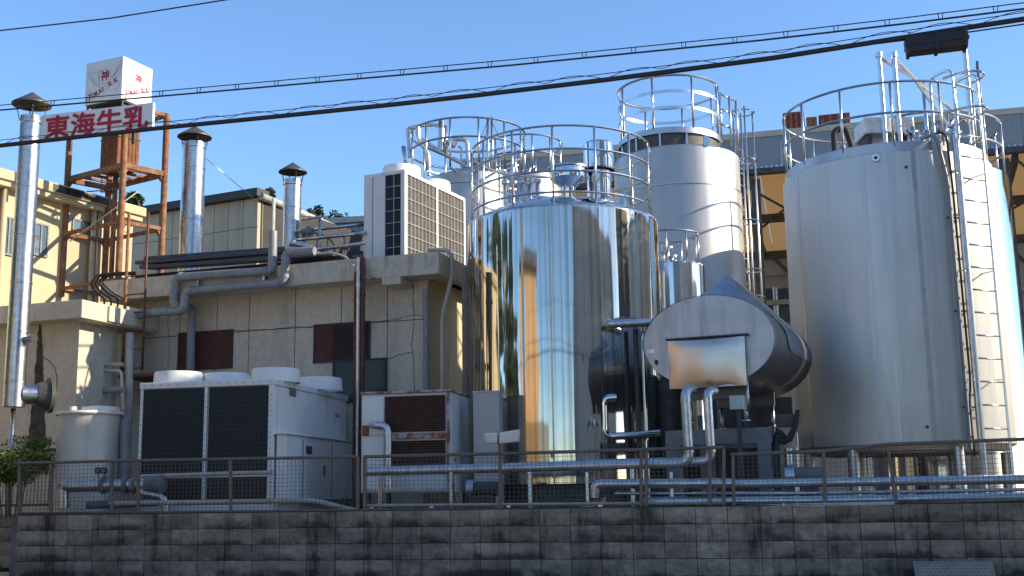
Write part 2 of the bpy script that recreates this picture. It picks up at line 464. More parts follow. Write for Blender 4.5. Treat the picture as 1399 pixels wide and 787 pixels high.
# the lower wall beyond its left end, set back
w2 = Thing('block_wall', 'low dark block wall set back past the end of the long wall', 'wall', WF)
u2 = WF.px(22, 740, 1.9).x
w2.part('mortar_bed', MB().box((u2 - 6 * BW, 1.912, 0), (u2 + .4, 2.1, .79)), m_mortar)
w2.done(); blocks(w2.root, w2.base, u2 - 6 * BW, 7, 4, 1.9)
w3 = Thing('block_wall_return', 'short return of the block wall at its far end', 'wall', WF)
w3.part('mortar_bed', MB().box((uL + .012, .14, 0), (uL + .13, 1.9, .79)), m_mortar)
w3.done()
pl = Thing('tread_plate', 'chequered steel plate leaning on the foot of the block wall', 'plate', WF)
a = WF.px(1247, 767, -.03); b = WF.px(1356, 766, -.03)
mb = MB().hexa([(a.x, -.16, 0.004), (b.x, -.16, 0.004), (b.x, -.145, 0.004), (a.x, -.145, 0.004)], [(a.x, -.03, a.z), (b.x, -.03, b.z), (b.x, -.015, b.z), (a.x, -.015, a.z)])
sheet = pl.part('sheet', mb, m_plate)
mb = MB()
for i in range(34):
    for j in range(5):
        t = (j + .5) / 5; x = a.x + (i + .5) / 34 * (b.x - a.x)
        p = Vector((x, -.161 + .13 * t, .004 + (a.z - .004) * t)); k = .012 if (i + j) % 2 else -.012
        mb.bar(p + Vector((-.012, -.002, -k)), p + Vector((.012, -.002, k)), .006, .006)
pl.part('tread', mb, m_plate, sheet, kind='stuff')
pl.done()

# ------------------------------------------------------------------ fences
def fence(label, top, bot, posts, v=.075, cell=.056, double=()):
    t = Thing('mesh_fence', label, 'fence', WF, 'brown wire mesh fences on the block wall')
    T = [WF.px(x, y, v) for x, y in top]; B = [WF.px(x, y, v) for x, y in bot]
    t.part('top_rail', MB().tube(T, .021, 8), m_brownrail)
    t.part('bottom_rail', MB().tube(B, .019, 8), m_brownrail)
    def z_on(P, u):
        for p, q in zip(P[:-1], P[1:]):
            if p.x <= u <= q.x: return p.z + (q.z - p.z) * (u - p.x) / (q.x - p.x)
        return P[0].z if u < P[0].x else P[-1].z
    for x0, x1 in posts:
        u0 = WF.px(x0, 615, v).x; u1 = WF.px(x1, 700, v).x
        t.part('post', MB().bar((u0, v + .005, z_on(T, u0) - .005), (u1, v + .005, zt - .02), .04, .036), m_brownrail, bev=.004)
    mb = MB(); r = .0022
    ua, ub = max(T[0].x, B[0].x), min(T[-1].x, B[-1].x)
    n = int((ub - ua) / cell)
    for i in range(n):
        u = ua + (i + .5) * cell
        mb.bar((u, v + .012, z_on(B, u)), (u + random.uniform(-.004, .004), v + .012, z_on(T, u)), r * 2)
    for j in range(1, 13):
        k = j / 13.0; pts = []
        m = max(2, int((ub - ua) / .35))
        for i in range(m + 1):
            u = ua + (ub - ua) * i / m
            pts.append((u, v + .016 + random.uniform(-.004, .004), z_on(B, u) * (1 - k) + z_on(T, u) * k))
        for p, q in zip(pts[:-1], pts[1:]): mb.bar(p, q, r * 2)
    t.part('wire_mesh', mb, m_wire, kind='stuff')
    t.done(); return t
fence('brown wire mesh fence in front of the big white chiller', [(24, 633), (150, 630), (490, 624)], [(26, 702), (490, 697)], [(27, 27), (70, 70), (153, 153), (189, 189), (315, 315), (489, 489)])
fence('brown wire mesh fence in front of the mirror tank', [(497, 624), (700, 619.5), (990, 611)], [(498, 697), (800, 695), (990, 693)], [(498, 498), (683, 683), (876, 876), (883, 883), (970, 970), (989, 989)])
fence('bent wire mesh fence with sagging rail below the satin tank', [(998, 621), (1125, 616.5), (1213, 607), (1399, 600), (1700, 590)], [(1000, 694), (1225, 690), (1399, 682.5), (1700, 672)], [(1001, 1003), (1125, 1128), (1213, 1226), (1560, 1560)])
# darker fence running back at the left end
t = Thing('mesh_fence', 'dark mesh fence behind the leafy shrub', 'fence', WF, 'brown wire mesh fences on the block wall')
v = 1.95; A = WF.px(-40, 616, v); B = WF.px(80, 614, v); mb = MB()
t.part('top_rail', MB().tube([A, B], .022, 8), m_brownrail)
t.part('bottom_rail', MB().tube([(A.x, v, .93), (B.x, v, .93)], .02, 8), m_brownrail)
for x in (A.x, A.x + .9, B.x): t.part('post', MB().bar((x, v + .004, .76), (x, v + .004, A.z), .045, .04), m_brownrail)
n = int((B.x - A.x) / .06)
for i in range(n): mb.bar((A.x + i * .06, v + .01, .93), (A.x + i * .06, v + .01, A.z), .005)
for j in range(1, 12): mb.bar((A.x, v + .014, .93 + (A.z - .93) * j / 12), (B.x, v + .014, .93 + (A.z - .93) * j / 12), .005)
t.part('wire_mesh', mb, m_wire, kind='stuff'); t.done()

# ------------------------------------------------------------------ tanks
def place(xl, xr, py, Yc):
    a, b = azim(xl, py), azim(xr, py); az = (a + b) / 2; d = Yc / math.cos(az)
    return Vector((Yc * math.tan(az), Yc, 0)), d * math.sin((b - a) / 2), d
def dirang(c):                                # plan angle from a tank's centre towards the camera
    return math.atan2(-c.y, -c.x)
def pol(c, r, ang, z):
    return Vector((c.x + math.cos(ang) * r, c.y + math.sin(ang) * r, z))
def guard(t, c, R, zs, zb, nposts, r=.021, off=0.0, flat=False, a0=0.0, a1=None, mat=None, mid=None):
    mat = mat or m_rail
    for z in zs:
        if flat and z != zs[0]:
            mb = MB().lathe([(R - .006, z - .035), (R + .006, z - .035), (R + .006, z + .035), (R - .006, z + .035), (R - .006, z - .035)], (c.x, c.y, 0), 64, a0, a1)
        else:
            mb = MB().ring((c.x, c.y, z), R, r, 72, a0, a1)
        t.part('guard_rail', mb, mat)
    span = (a1 - a0) if a1 is not None else 2 * math.pi
    m = nposts if a1 is None else nposts - 1
    for k in range(nposts):
        a = a0 + off + span * k / m
        t.part('guard_post', MB().cyl(pol(c, R, a, zb), pol(c, R, a, zs[0]), r * .95, n=8), mat)

# ---- satin tank on the right
cA, RA, dA = place(1078, 1371, 400, 18.3)
aA = dirang(cA)
z_bot = atd(1228, 606, dA - RA).z; z_sh = atd(1222, 207, dA - RA).z; z_rim = atd(1222, 194, dA - RA + .06).z
tA = Thing('storage_tank', 'wide satin stainless steel storage tank with ladder and railed top', 'tank')
C0 = (cA.x, cA.y, 0)
shell = tA.part('shell', MB().lathe([(RA - .25, z_bot - .12), (RA - .02, z_bot - .02), (RA, z_bot), (RA, z_sh), (RA - .012, z_sh + .012), (RA - .05, z_sh + .014)], C0, 128), m_satin)
tA.part('rim_band', MB().lathe([(RA - .045, z_sh - .01), (RA - .045, z_rim), (RA - .06, z_rim + .012), (RA - .1, z_rim + .014)], C0, 128), m_satin2)
tA.part('roof', MB().lathe([(RA - .09, z_rim + .005), (.3, z_rim + .32), (0.001, z_rim + .32)], C0, 64), m_satin)
tA.part('floor', MB().disc((cA.x, cA.y, z_bot - .11), RA - .2, 48, -1), m_blackmetal)
for px_ in (1098, 1190, 1262, 1216):
    az = azim(px_, 400); # seam at that sight line
    s_ = (az - math.atan2(cA.x, cA.y)) * dA / RA; s_ = max(-.97, min(.97, s_)); an = aA + math.asin(s_) - (az - math.atan2(cA.x, cA.y))
    wd = .02 if px_ != 1216 else .008
    mb = MB().hexa([pol(cA, RA - .004, an - wd, z_bot), pol(cA, RA + .004, an - wd, z_bot), pol(cA, RA + .004, an + wd, z_bot), pol(cA, RA - .004, an + wd, z_bot)],
                   [pol(cA, RA - .004, an - wd, z_sh), pol(cA, RA + .004, an - wd, z_sh), pol(cA, RA + .004, an + wd, z_sh), pol(cA, RA - .004, an + wd, z_sh)])
    tA.part('seam_strip', mb, m_satin2, shell)
for k in range(6):
    an = aA + .52 + k * math.pi / 3
    mb = MB().cyl(pol(cA, RA - .16, an, ZG), pol(cA, RA - .16, an, z_bot), .085, n=16).cyl(pol(cA, RA - .16, an, ZG), pol(cA, RA - .16, an, ZG + .02), .14, n=16)
    tA.part('leg', mb, m_pipeclad)
zr = [atd(1222, y, dA - RA + .1).z for y in (112, 154)]
guard(tA, cA, RA - .06, zr, z_rim - .06, 13, off=.15)
# port flange near the rim, small plug
p = atd(1197, 217, dA - RA + .02); an = math.atan2(p.y - cA.y, p.x - cA.x)
q0 = pol(cA, RA - .03, an, p.z); q1 = pol(cA, RA + .05, an, p.z)
f_ = tA.part('port', MB().cyl(q0, q1, .055, n=20), m_rail, shell)
tA.part('port_bore', MB().cyl(q1 - (q1 - q0) * .1, pol(cA, RA + .053, an, p.z), .027, n=14), m_black, f_ and shell)
for (x, y) in ((1238, 228), (1267, 583)):
    p = atd(x, y, dA - RA + .02); an = math.atan2(p.y - cA.y, p.x - cA.x)
    tA.part('plug', MB().cyl(pol(cA, RA - .02, an, p.z), pol(cA, RA + .03, an, p.z), .022, n=10), m_blackmetal, shell)
# ladder
def on(px_, py, r):                            # plan angle of the point of radius r met by a sight line
    d = ray(px_, py); d2 = Vector((d.x, d.y)).normalized(); o2 = Vector((-cA.x, -cA.y))
    b_ = o2.dot(d2); cc_ = o2.dot(o2) - r * r; t_ = -b_ - math.sqrt(max(0, b_ * b_ - cc_)); q = o2 + d2 * t_
    return math.atan2(q.y, q.x)
rl = RA + .20
an = on(1344, 400, rl); tan_ = Vector((-math.sin(an), math.cos(an), 0)); rad = Vector((math.cos(an), math.sin(an), 0))
zl0 = ZG + .25; zl1 = zr[0] + .12
lad = None
for s_ in (-1, 1):
    base = Vector((cA.x, cA.y, 0)) + rad * rl + tan_ * .25 * s_
    mb = MB().pipe([base + Vector((0, 0, zl0)), base + Vector((0, 0, zl1)), base - rad * .45 + Vector((0, 0, zl1)), base - rad * .45 + Vector((0, 0, zr[1] - .3))], .022, .16, 8)
    h = tA.part('ladder_rail', mb, m_rail); lad = lad or h
zz = zl0 + .1
while zz < z_rim + .1:
    b0 = Vector((cA.x, cA.y, zz)) + rad * rl
    tA.part('rung', MB().cyl(b0 - tan_ * .25, b0 + tan_ * .25, .014, n=6), m_rail, lad)
    zz += .335
for zz in (z_bot + .9, z_bot + 2.5, z_sh - .35):
    for s_ in (-1, 1):
        b0 = Vector((cA.x, cA.y, zz)) + tan_ * .25 * s_
        tA.part('ladder_bracket', MB().bar(b0 + rad * (RA - .02), b0 + rad * rl, .03, .012), m_rail, lad)
# conduits beside the ladder
an = on(1308, 400, RA + .07)
P = lambda r, z, da=0.0: pol(cA, r, an + da, z)
tA.part('conduit', MB().pipe([P(RA - .25, z_rim + .1, -.12), P(RA + .06, z_rim + .08, -.08), P(RA + .07, z_sh - .5), P(RA + .07, z_bot - .1)], .03, .2, 10), m_greypipe)
tA.part('cable', MB().pipe([P(RA - .3, z_rim + .2, .02), P(RA + .05, z_rim + .12, .03), P(RA + .05, z_sh - .6, .05), P(RA + .06, z_bot + .9, .06), P(RA + .09, z_bot + .5, .02), P(RA + .05, z_bot - .2, .04)], .016, .15, 6), m_black)
tA.part('drain_pipe', MB().pipe([P(RA - .2, z_rim + .15, .1), P(RA + .08, z_rim + .12, .1), P(RA + .08, ZG + .02, .1)], .042, .15, 12), m_pipeclad)
for zz in (z_bot + .5, z_bot + 1.9, z_bot + 3.3):
    tA.part('pipe_clip', MB().bar(P(RA + .05, zz, -.03), P(RA + .05, zz, .14), .03, .02), m_blackmetal)
# roof equipment
def onroof(px_, py, dv=0.0): return at(px_, py, cA.y + dv)
mb = MB()
p0 = onroof(1173, 168, -.35); p1 = onroof(1240, 168, -.35); zb_ = onroof(1200, 190, -.35).z
bx = tA.part('hatch_box', MB().box((p0.x, cA.y - .65, zb_), (p1.x, cA.y - .05, p0.z)), m_pipeclad, bev=.02)
for x in (p0.x + .08, p1.x - .08): tA.part('hatch_foot', MB().box((x - .04, cA.y - .6, z_rim + .03), (x + .04, cA.y - .1, zb_)), m_blackmetal, bx)
for (x, yt) in ((1201, 76), (1221, 76)):
    tt = onroof(x, yt, -.9); bb = onroof(x + 11, 200, -.9)
    h = tA.part('vent_pipe', MB().cyl((tt.x, tt.y, z_rim), (tt.x, tt.y, tt.z), .038, n=12), m_rail)
    tA.part('pipe_cap', MB().cyl((tt.x, tt.y, tt.z - .03), (tt.x, tt.y, tt.z + .05), .055, n=12), m_rail, h)
a_ = onroof(1203, 80, -.9); b_ = onroof(1322, 168, .35); c_ = onroof(1222, 80, -.9); d_ = onroof(1300, 178, .2); e_ = onroof(1247, 105, -.45)
tA.part('strut', MB().tube([a_, e_, b_], .026, 8), m_rail)
tA.part('strut', MB().tube([c_, e_, d_], .026, 8), m_rail)
tA.part('strut', MB().tube([onroof(1310, 150, .3), onroof(1287, 192, .1)], .02, 8), m_rail)
pm = onroof(1318, 66, .35)
tA.part('mast', MB().cyl((pm.x, pm.y, z_rim), pm, .042, n=12), m_rail)
pm = onroof(1335, 84, .1); tA.part('mast', MB().cyl((pm.x, pm.y, z_rim), pm, .03, n=10), m_rail)
pm = onroof(1261, 112, .5); tA.part('mast', MB().cyl((pm.x, pm.y, z_rim), pm, .03, n=10), m_rail)
mb = MB()
for i in range(12):
    p = onroof(1242 + i * 6, 186 + random.uniform(-5, 5), random.uniform(-1.0, -.5)); h_ = random.uniform(.06, .16)
    mb.cyl((p.x, p.y, z_rim), (p.x, p.y, p.z + h_), random.choice((.03, .04, .055)), n=10)
    mb.cyl((p.x - .07, p.y, p.z + h_ * .5), (p.x + .07, p.y, p.z + h_ * .5), .028, n=8)
tA.part('valve_cluster', mb, m_rail)
mb = MB(); p = onroof(1140, 195, -.6)
mb.pipe([(p.x, p.y, z_rim), (p.x, p.y, p.z + .2), (p.x + .2, p.y, p.z + .25), (p.x + .32, p.y, z_rim)], .05, .1, 10)
tA.part('hose', mb, m_black)
# hanging loop cage at the ladder head
for zz in (zr[0] + .0, zr[1] - .06):
    cc = Vector((cA.x, cA.y, zz)) + rad * (RA + .05)
    tA.part('ladder_hoop', MB().tube([cc + tan_ * math.cos(k / 10 * math.pi) * .28 + rad * math.sin(k / 10 * math.pi) * .45 for k in range(11)], .02, 8), m_rail)
tA.done()

# ---- mirror-polished tank in the middle
cB, RB, dB = place(638.5, 902, 400, 18.6)
aB = dirang(cB)
tB = Thing('mirror_tank', 'mirror polished stainless steel tank with round guard rails on top', 'tank')
z0 = atd(757, 661, dB - RB).z; z1 = atd(767, 277, dB - RB).z; C0 = (cB.x, cB.y, 0)
prof = [(RB - .05, z0 - .03), (RB, z0), (RB, z1 - .05)] + [(RB - .07 * (1 - math.cos(k / 6 * math.pi / 2)), z1 - .05 + .07 * math.sin(k / 6 * math.pi / 2)) for k in range(1, 7)]
sh = tB.part('shell', MB().lathe(prof, C0, 160), m_mirror)
tB.part('roof', MB().lathe([(RB - .072, z1 + .018), (RB * .86, z1 + .11), (RB * .72, z1 + .21), (RB * .5, z1 + .30), (RB * .25, z1 + .34), (.001, z1 + .35)], C0, 96), m_mirror2)
for px_ in (714, 752, 820, 660):
    az = azim(px_, 400) - math.atan2(cB.x, cB.y); s_ = az * dB / RB; an = aB + math.asin(max(-.97, min(.97, s_))) - az
    wd = .011 if px_ == 714 else .008
    tB.part('weld_seam', MB().hexa([pol(cB, RB - .004, an - wd, z0), pol(cB, RB + .0025, an - wd, z0), pol(cB, RB + .0025, an + wd, z0), pol(cB, RB - .004, an + wd, z0)],
            [pol(cB, RB - .004, an - wd, z1 - .06), pol(cB, RB + .0025, an - wd, z1 - .06), pol(cB, RB + .0025, an + wd, z1 - .06), pol(cB, RB - .004, an + wd, z1 - .06)]), m_seam, sh)
tB.part('base_skirt', MB().lathe([(RB - .12, ZG), (RB - .12, z0 - .02)], C0, 64), m_blackmetal)
zr = [atd(765, y, dB - RB + .09).z for y in (171.5, 203, 233, 262)]
guard(tB, cB, RB * .945, zr, z1 - .02, 14, r=.019, off=.1)
# funnel hatch
fp = at(776, 240, cB.y - .55)
zf = at(776, 232, cB.y - .55).z
fx = fp.x; fy = cB.y - .55
zr_ = z1 + .28
h = tB.part('funnel_hatch', MB().lathe([(.30, zf), (.305, zf + .012), (.31, zf - .0), (.295, zf - .16), (.12, zf - .3), (.10, zr_ + .05), (.24, zr_), (.3, zr_ - .05)], (fx, fy, 0), 40), m_mirror2)
tB.part('funnel_lid', MB().lathe([(.325, zf), (.325, zf + .03), (.0, zf + .05)], (fx, fy, 0), 40), m_satin2, h)
# vent with an overhanging cap
vt = at(817, 196, cB.y - .35); vb = at(819, 265, cB.y - .35); vm = at(817, 233, cB.y - .35)
k_ = 18.25 / 1579
h = tB.part('vent_stack', MB().cyl((vt.x, vt.y, z1 - .02), (vt.x, vt.y, vt.z - .1), 17 * k_, n=32), m_mirror2)
tB.part('vent_cap', MB().lathe([(.0, vt.z + .01), (19 * k_, vt.z), (21.5 * k_, vt.z - .03), (21.5 * k_, vm.z), (20.8 * k_, vm.z), (20.8 * k_, vm.z + .03)], (vt.x, vt.y, 0), 36), m_mirror2, h)
tB.part('cap_lip', MB().lathe([(22.5 * k_, vm.z - .012), (22.5 * k_, vm.z + .012), (20 * k_, vm.z + .012), (20 * k_, vm.z - .012), (22.5 * k_, vm.z - .012)], (vt.x, vt.y, 0), 36), m_black, h)
mb = MB(); p = at(847, 272, cB.y - .5); mb.pipe([(p.x - .04, p.y, z1), (p.x - .04, p.y, p.z + .12), (p.x + .08, p.y, p.z + .12), (p.x + .08, p.y, z1)], .014, .06, 8)
tB.part('roof_handle', mb, m_rail)
mb = MB()
for i in range(5):
    p = at(690 + i * 11, 258 + random.uniform(-3, 3), cB.y - random.uniform(-.3, .3)); mb.cyl((p.x, p.y, z1), (p.x, p.y, p.z + .15), .03, n=10).cyl((p.x - .06, p.y, p.z + .13), (p.x + .06, p.y, p.z + .13), .04, n=10)
tB.part('valve_cluster', mb, m_rail)
# name plate on the shell
tB.done()
# pipe hugging the mirror tank's right flank
def Bf(px_, py, dv): return at(px_, py, cB.y - dv)
t = Thing('clad_pipe', 'shiny clad pipe with elbow between the mirror tank and oval tank', 'pipe')
y_ = cB.y - RB * .86
mb = MB().pipe([at(831, 436, y_ + .5), at(831, 443, y_ - .25), at(895, 440, y_ - .25)], .062, .1, 14, .06)
t.part('run', mb, m_pipeclad)
t.done()
t = Thing('clad_pipe', 'clad pipe looping below the mirror tank, low run', 'pipe')
t.part('run', MB().pipe([at(842, 543, y_ - .1), at(825, 544, y_ - .1), at(826, 597, y_ - .1), at(902, 592, y_ - .1)], .055, .12, 14, .06), m_mirror2)
t.done()
for i, (xa, r, lab) in enumerate(((868, .04, 'dark slim riser pipe between the mirror tank and oval tank'), (878, .035, 'bright slim riser pipe touching the oval tank'))):
    p = at(xa, 450, y_ + .15 * i)
    one('riser_pipe', lab, 'pipe', MB().cyl((p.x, p.y, ZG), (p.x, p.y, at(xa, 450, y_).z), r, n=12), m_mirror2 if i else m_blackmetal, group='riser pipes by the mirror tank')
# ---- tall silo
cC, RC, dC = place(839, 1013, 260, 26.5)
tC = Thing('silo', 'tall pale aluminium silo with caged round platform on top', 'silo')
C0 = (cC.x, cC.y, 0); z1 = atd(925, 199, dC - RC).z; zs = atd(925, 250, dC - RC).z; zp = atd(913, 174, dC - RC + .25).z
sh = tC.part('shell', MB().lathe([(RC, ZG), (RC, zs - .01)], C0, 96), m_alu)
tC.part('upper_shell', MB().lathe([(RC - .012, zs - .02), (RC - .012, z1), (RC - .06, z1 + .05), (RC * .8, z1 + .12), (.01, z1 + .3)], C0, 96), m_alu)
tC.part('seam_band', MB().lathe([(RC + .004, zs - .02), (RC + .012, zs - .015), (RC + .012, zs + .01), (RC - .005, zs + .015)], C0, 96), m_satin2, sh)
rp = RC * .80; off = Vector((-.14, -.0, 0)); cP = cC + off
tC.part('platform', MB().lathe([(.01, zp + .02), (rp, zp + .02), (rp + .02, zp + .02), (rp + .02, zp - .12), (rp, zp - .12), (rp, zp), (.01, zp)], (cP.x, cP.y, 0), 72), m_satin2)
tC.part('mesh_skirt', MB().lathe([(rp - .03, zp - .11), (rp - .05, z1 + .03)], (cP.x, cP.y, 0), 72), m_coilgrey)
for k in range(12):
    a = k * math.pi / 6 + .2
    tC.part('platform_strut', MB().bar(pol(cP, rp - .01, a, z1), pol(cP, rp - .01, a, zp - .02), .04, .03), m_rail)
zr = [atd(913, y, dC - RC + .25).z for y in (102, 123.5, 146)]
guard(tC, cP, rp, zr, zp, 8, r=.03, off=.35, flat=True)
p = atd(964, 192, dC - RC + .2); tC.part('lifting_lug', MB().box((p.x - .05, p.y - .04, z1), (p.x + .05, p.y + .04, p.z + .12)), m_rail)
# caged ladder on the right flank, with bridge rails
lx = at(1019, 250, cC.y + .2); yl = cC.y + .2
h = None
for (x, y) in ((lx.x - .22, yl), (lx.x + .0, yl - .25), (lx.x + .24, yl), (lx.x + .02, yl + .3)):
    h = tC.part('cage_bar', MB().cyl((x, y, 2.6), (x, y, atd(1019, 140, dC).z), .022, n=8), m_rail)
for py in (145, 212, 297, 365, 402):
    z = atd(1019, py, dC).z
    tC.part('cage_hoop', MB().ring((lx.x + .01, yl, z), .27, .018, 20), m_rail)
for k in range(22):
    z = 2.8 + k * .3
    tC.part('rung', MB().cyl((lx.x - .22, yl, z), (lx.x + .02, yl + .3, z), .012, n=6), m_rail)
for py in (130, 150, 170):
    a_ = at(983, py - 2, cC.y - .3); b_ = at(1004, py + 8, cC.y)
    tC.part('bridge_rail', MB().tube([a_, b_], .024, 8), m_rail)
for (x, y0, y1) in ((983, 126, 195), (996, 132, 200), (1005, 137, 205)):
    a_ = at(x, y0, cC.y - .15); b_ = at(x, y1, cC.y - .15)
    tC.part('bridge_post', MB().cyl((a_.x, a_.y, b_.z), a_, .03, n=8), m_rail)
tC.done()

# ---- small polished tank between the mirror tank and the silo
cE, RE, dE = place(868, 963.5, 380, 21.6)
t = Thing('small_tank', 'small dark polished tank half hidden behind the mirror tank', 'tank')
z1 = atd(916, 356, dE - RE).z
t.part('shell', MB().lathe([(RE, ZG), (RE, z1 - .03), (RE - .03, z1), (RE - .05, z1 + .01), (.01, z1 + .18)], (cE.x, cE.y, 0), 72), m_mirror2)
zr = [atd(916, 313, dE - RE + .05).z]
guard(t, cE, RE * .86, zr, z1, 9, r=.018, off=.3)
mb = MB()
for (x, yy) in ((906, 345), (912, 338), (918, 350)):
    p = at(x, yy, cE.y - .3); mb.cyl((p.x, p.y, z1), p, .035, n=10).cyl((p.x - .09, p.y, p.z), (p.x + .09, p.y, p.z), .03, n=8)
t.part('valve_cluster', mb, m_rail)
t.done()

# ---- tank behind the satin tank at the right edge
cH = Vector((8.95, 24.3, 0)); dH = math.hypot(cH.x, cH.y)
RH = dH * math.sin(azim(1383, 300) - math.atan2(cH.x, cH.y))
t = Thing('rear_tank', 'dark polished tank peeking out behind the satin tank', 'tank')
z1 = atd(1372, 240, dH).z
t.part('shell', MB().lathe([(RH, ZG), (RH, z1 - .05), (RH - .05, z1), (.01, z1 + .25)], (cH.x, cH.y, 0), 96), m_mirror2)
guard(t, cH, RH * .97, [atd(1372, 171, dH).z, atd(1372, 205, dH).z], z1 - .05, 12, r=.026)
t.done()

t = Thing('shade_tank', 'unseen steel tank added to shade the edge of the satin tank', 'tank')  # added out of view so its shadow falls on the satin tank
t.part('shell', MB().lathe([(1.45, ZG), (1.45, 5.9), (1.4, 5.95), (.01, 6.2)], (10.75, 19.5, 0), 64), m_satin)
guard(t, Vector((10.75, 19.5, 0)), 1.4, [7.0, 6.5], 5.9, 12)
t.done()
# ---- pale tanks at the back left of the mirror tank
cF, RF, dF = place(585, 694, 250, 26.0)
t = Thing('rear_tank', 'pale rear tank carrying a railed platform of pipes and valves', 'tank')
z1 = atd(640, 233, dF - RF).z
t.part('shell', MB().lathe([(RF, ZG), (RF, z1 - .28), (RF + .015, z1 - .27), (RF + .015, z1), (RF - .03, z1 + .02), (.01, z1 + .2)], (cF.x, cF.y, 0), 72), m_alu)
Rg = dF * math.sin((azim(717, 200) - azim(561, 200)) / 2)
zr = [atd(640, 160, dF - Rg).z, atd(640, 186, dF - Rg).z, atd(640, 212, dF - Rg).z]
guard(t, cF, Rg, zr[:2], zr[2] - .25, 13, r=.026, off=.1)
mb = MB()
for k in range(13): mb.bar(pol(cF, RF - .1, k * .4833 + .1, zr[2] - .25), pol(cF, Rg, k * .4833 + .1, zr[2] - .25), .05, .04)
t.part('platform_bracket', mb, m_rail)
Q = lambda x, y, dv=0.0: at(x, y, cF.y + dv)
for pts, r in (([(560, 215), (556, 176), (570, 172), (600, 170), (600, 205)], .04), ([(571, 173), (571, 192), (585, 208), (586, 240)], .05), ([(575, 190), (612, 214), (640, 228)], .045), ([(572, 196), (600, 208), (636, 224)], .045),
               ([(618, 191), (638, 190), (640, 228)], .05), ([(630, 228), (630, 202), (626, 200)], .03), ([(609, 172), (609, 212)], .045), ([(555, 232), (551, 200)], .05)):
    t.part('process_pipe', MB().pipe([Q(x, y, -.4) for x, y in pts], r, .15, 10), m_pipeclad)
p = Q(603, 163, -.4); h = t.part('valve_actuator', MB().cyl(Q(603, 176, -.4), p, .07, n=16), m_iron)
t.part('valve_body', MB().cyl(Q(603, 190, -.4), Q(603, 176, -.4), .085, n=16).cyl(Q(603, 206, -.4), Q(603, 190, -.4), .06, n=12).cyl(Q(612, 193, -.4), Q(622, 199, -.4), .085, n=14), m_pipeclad)
p = Q(669, 160, .2)
for dx in (-.05, .05): t.part('davit_post', MB().cyl((p.x + dx, p.y, z1), (p.x + dx, p.y, p.z), .03, n=8), m_rail)
for (x, y) in ((657, 210), (690, 205), (640, 225)): t.part('stay_wire', MB().tube([p, Q(x, y, -.5)], .008, 5), m_blackmetal)
t.done()
cG, RG, dG = place(664, 768, 200, 30.0)
t = Thing('rear_tank', 'farthest pale tank with railing against the shed roofline', 'tank')
z1 = atd(716, 234, dG - RG).z
t.part('shell', MB().lathe([(RG, ZG), (RG, z1), (.01, z1 + .25)], (cG.x, cG.y, 0), 64), m_alu)
guard(t, cG, RG * .99, [atd(716, 183, dG - RG).z, atd(716, 206, dG - RG).z], z1, 12, r=.026, off=.2)
mb = MB()
for (x, yy) in ((690, 232), (700, 228), (708, 235), (722, 230), (738, 236)):
    p = at(x, yy, cG.y - RG * .5); mb.cyl((p.x, p.y, z1), p, .06, n=10).cyl((p.x - .15, p.y, p.z - .1), (p.x + .15, p.y, p.z + .05), .045, n=8)
t.part('valve_cluster', mb, m_rail)
t.done()

# ---- oval tank lying towards the road
DF = Fr(*at(967, 466, 15.2).xy, 24.0)
t = Thing('oval_tank', 'horizontal oval steel tank with peaked hood and square hatch', 'tank', DF)
c = DF.px(967, 466, 0); hw = (DF.px(1057, 466, 0).x - DF.px(877, 466, 0).x) / 2; hh = (DF.px(967, 402, 0).z - DF.px(967, 528, 0).z) / 2
Ld = 2.7
def ell(k, n, s=1.0): return c.x + math.cos(2 * math.pi * k / n) * hw * s, c.z + math.sin(2 * math.pi * k / n) * hh * s
n = 72; vs = []; fs = []; sm = []
secs = [(0.0, 1.0), (Ld, 1.0), (Ld + .25, .8), (Ld + .35, .3)]
for v_, s_ in secs:
    for k in range(n):
        a, b = ell(k, n, s_); vs.append((a, v_, b))
for i in range(len(secs) - 1):
    for k in range(n): fs.append((i * n + k, i * n + (k + 1) % n, (i + 1) * n + (k + 1) % n, (i + 1) * n + k)); sm.append(True)
fs.append(tuple(range((len(secs) - 1) * n, len(secs) * n))); sm.append(False)
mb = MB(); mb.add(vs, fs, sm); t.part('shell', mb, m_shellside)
mb = MB(); vs = []
for v_, s_ in ((-.012, 1.012), (.02, 1.012)):
    for k in range(n): a, b = ell(k, n, s_); vs.append((a, v_, b))
mb.add(vs, [(k, (k + 1) % n, n + (k + 1) % n, n + k) for k in range(n)], True); t.part('face_rim', mb, m_pipeclad)
mb = MB().add([(*[ell(k, n, .995)[0]], -.004, ell(k, n, .995)[1]) for k in range(n)], [tuple(range(n))])
face = t.part('end_face', mb, m_face)
# hatch: pillowed stainless cover
a = DF.px(912, 466, -.09); b = DF.px(1020, 526, -.09)
mb = MB(); nx, ny = 16, 10; vs = []; fs = []
for j in range(ny + 1):
    for i in range(nx + 1):
        x = i / nx; y = j / ny
        bul = .035 * (math.sin(math.pi * x) * math.sin(math.pi * y)) ** .5 - .012 * math.sin(2 * math.pi * x) ** 2 * y
        vs.append((a.x + (b.x - a.x) * x, -.075 - bul, a.z + (b.z - a.z) * y))
for j in range(ny):
    for i in range(nx): q = j * (nx + 1) + i; fs.append((q, q + 1, q + nx + 2, q + nx + 1))
mb.add(vs, fs, True)
hat = t.part('hatch_cover', mb, m_hatch)
mb = MB().box((a.x, -.07, b.z), (b.x, -.002, a.z)); t.part('hatch_frame', mb, m_satin2)
mb = MB().box((a.x - .03, -.11, a.z + .012), (b.x + .05, -.003, a.z + .03)); t.part('drip_edge', mb, m_blackmetal)
p = DF.px(897, 494, 0); t.part('face_port', MB().cyl((p.x, -.03, p.z), (p.x, .0, p.z), .022, n=12).cyl((p.x, -.035, p.z - .03), (p.x, .0, p.z - .03), .016, n=12), m_black, face)
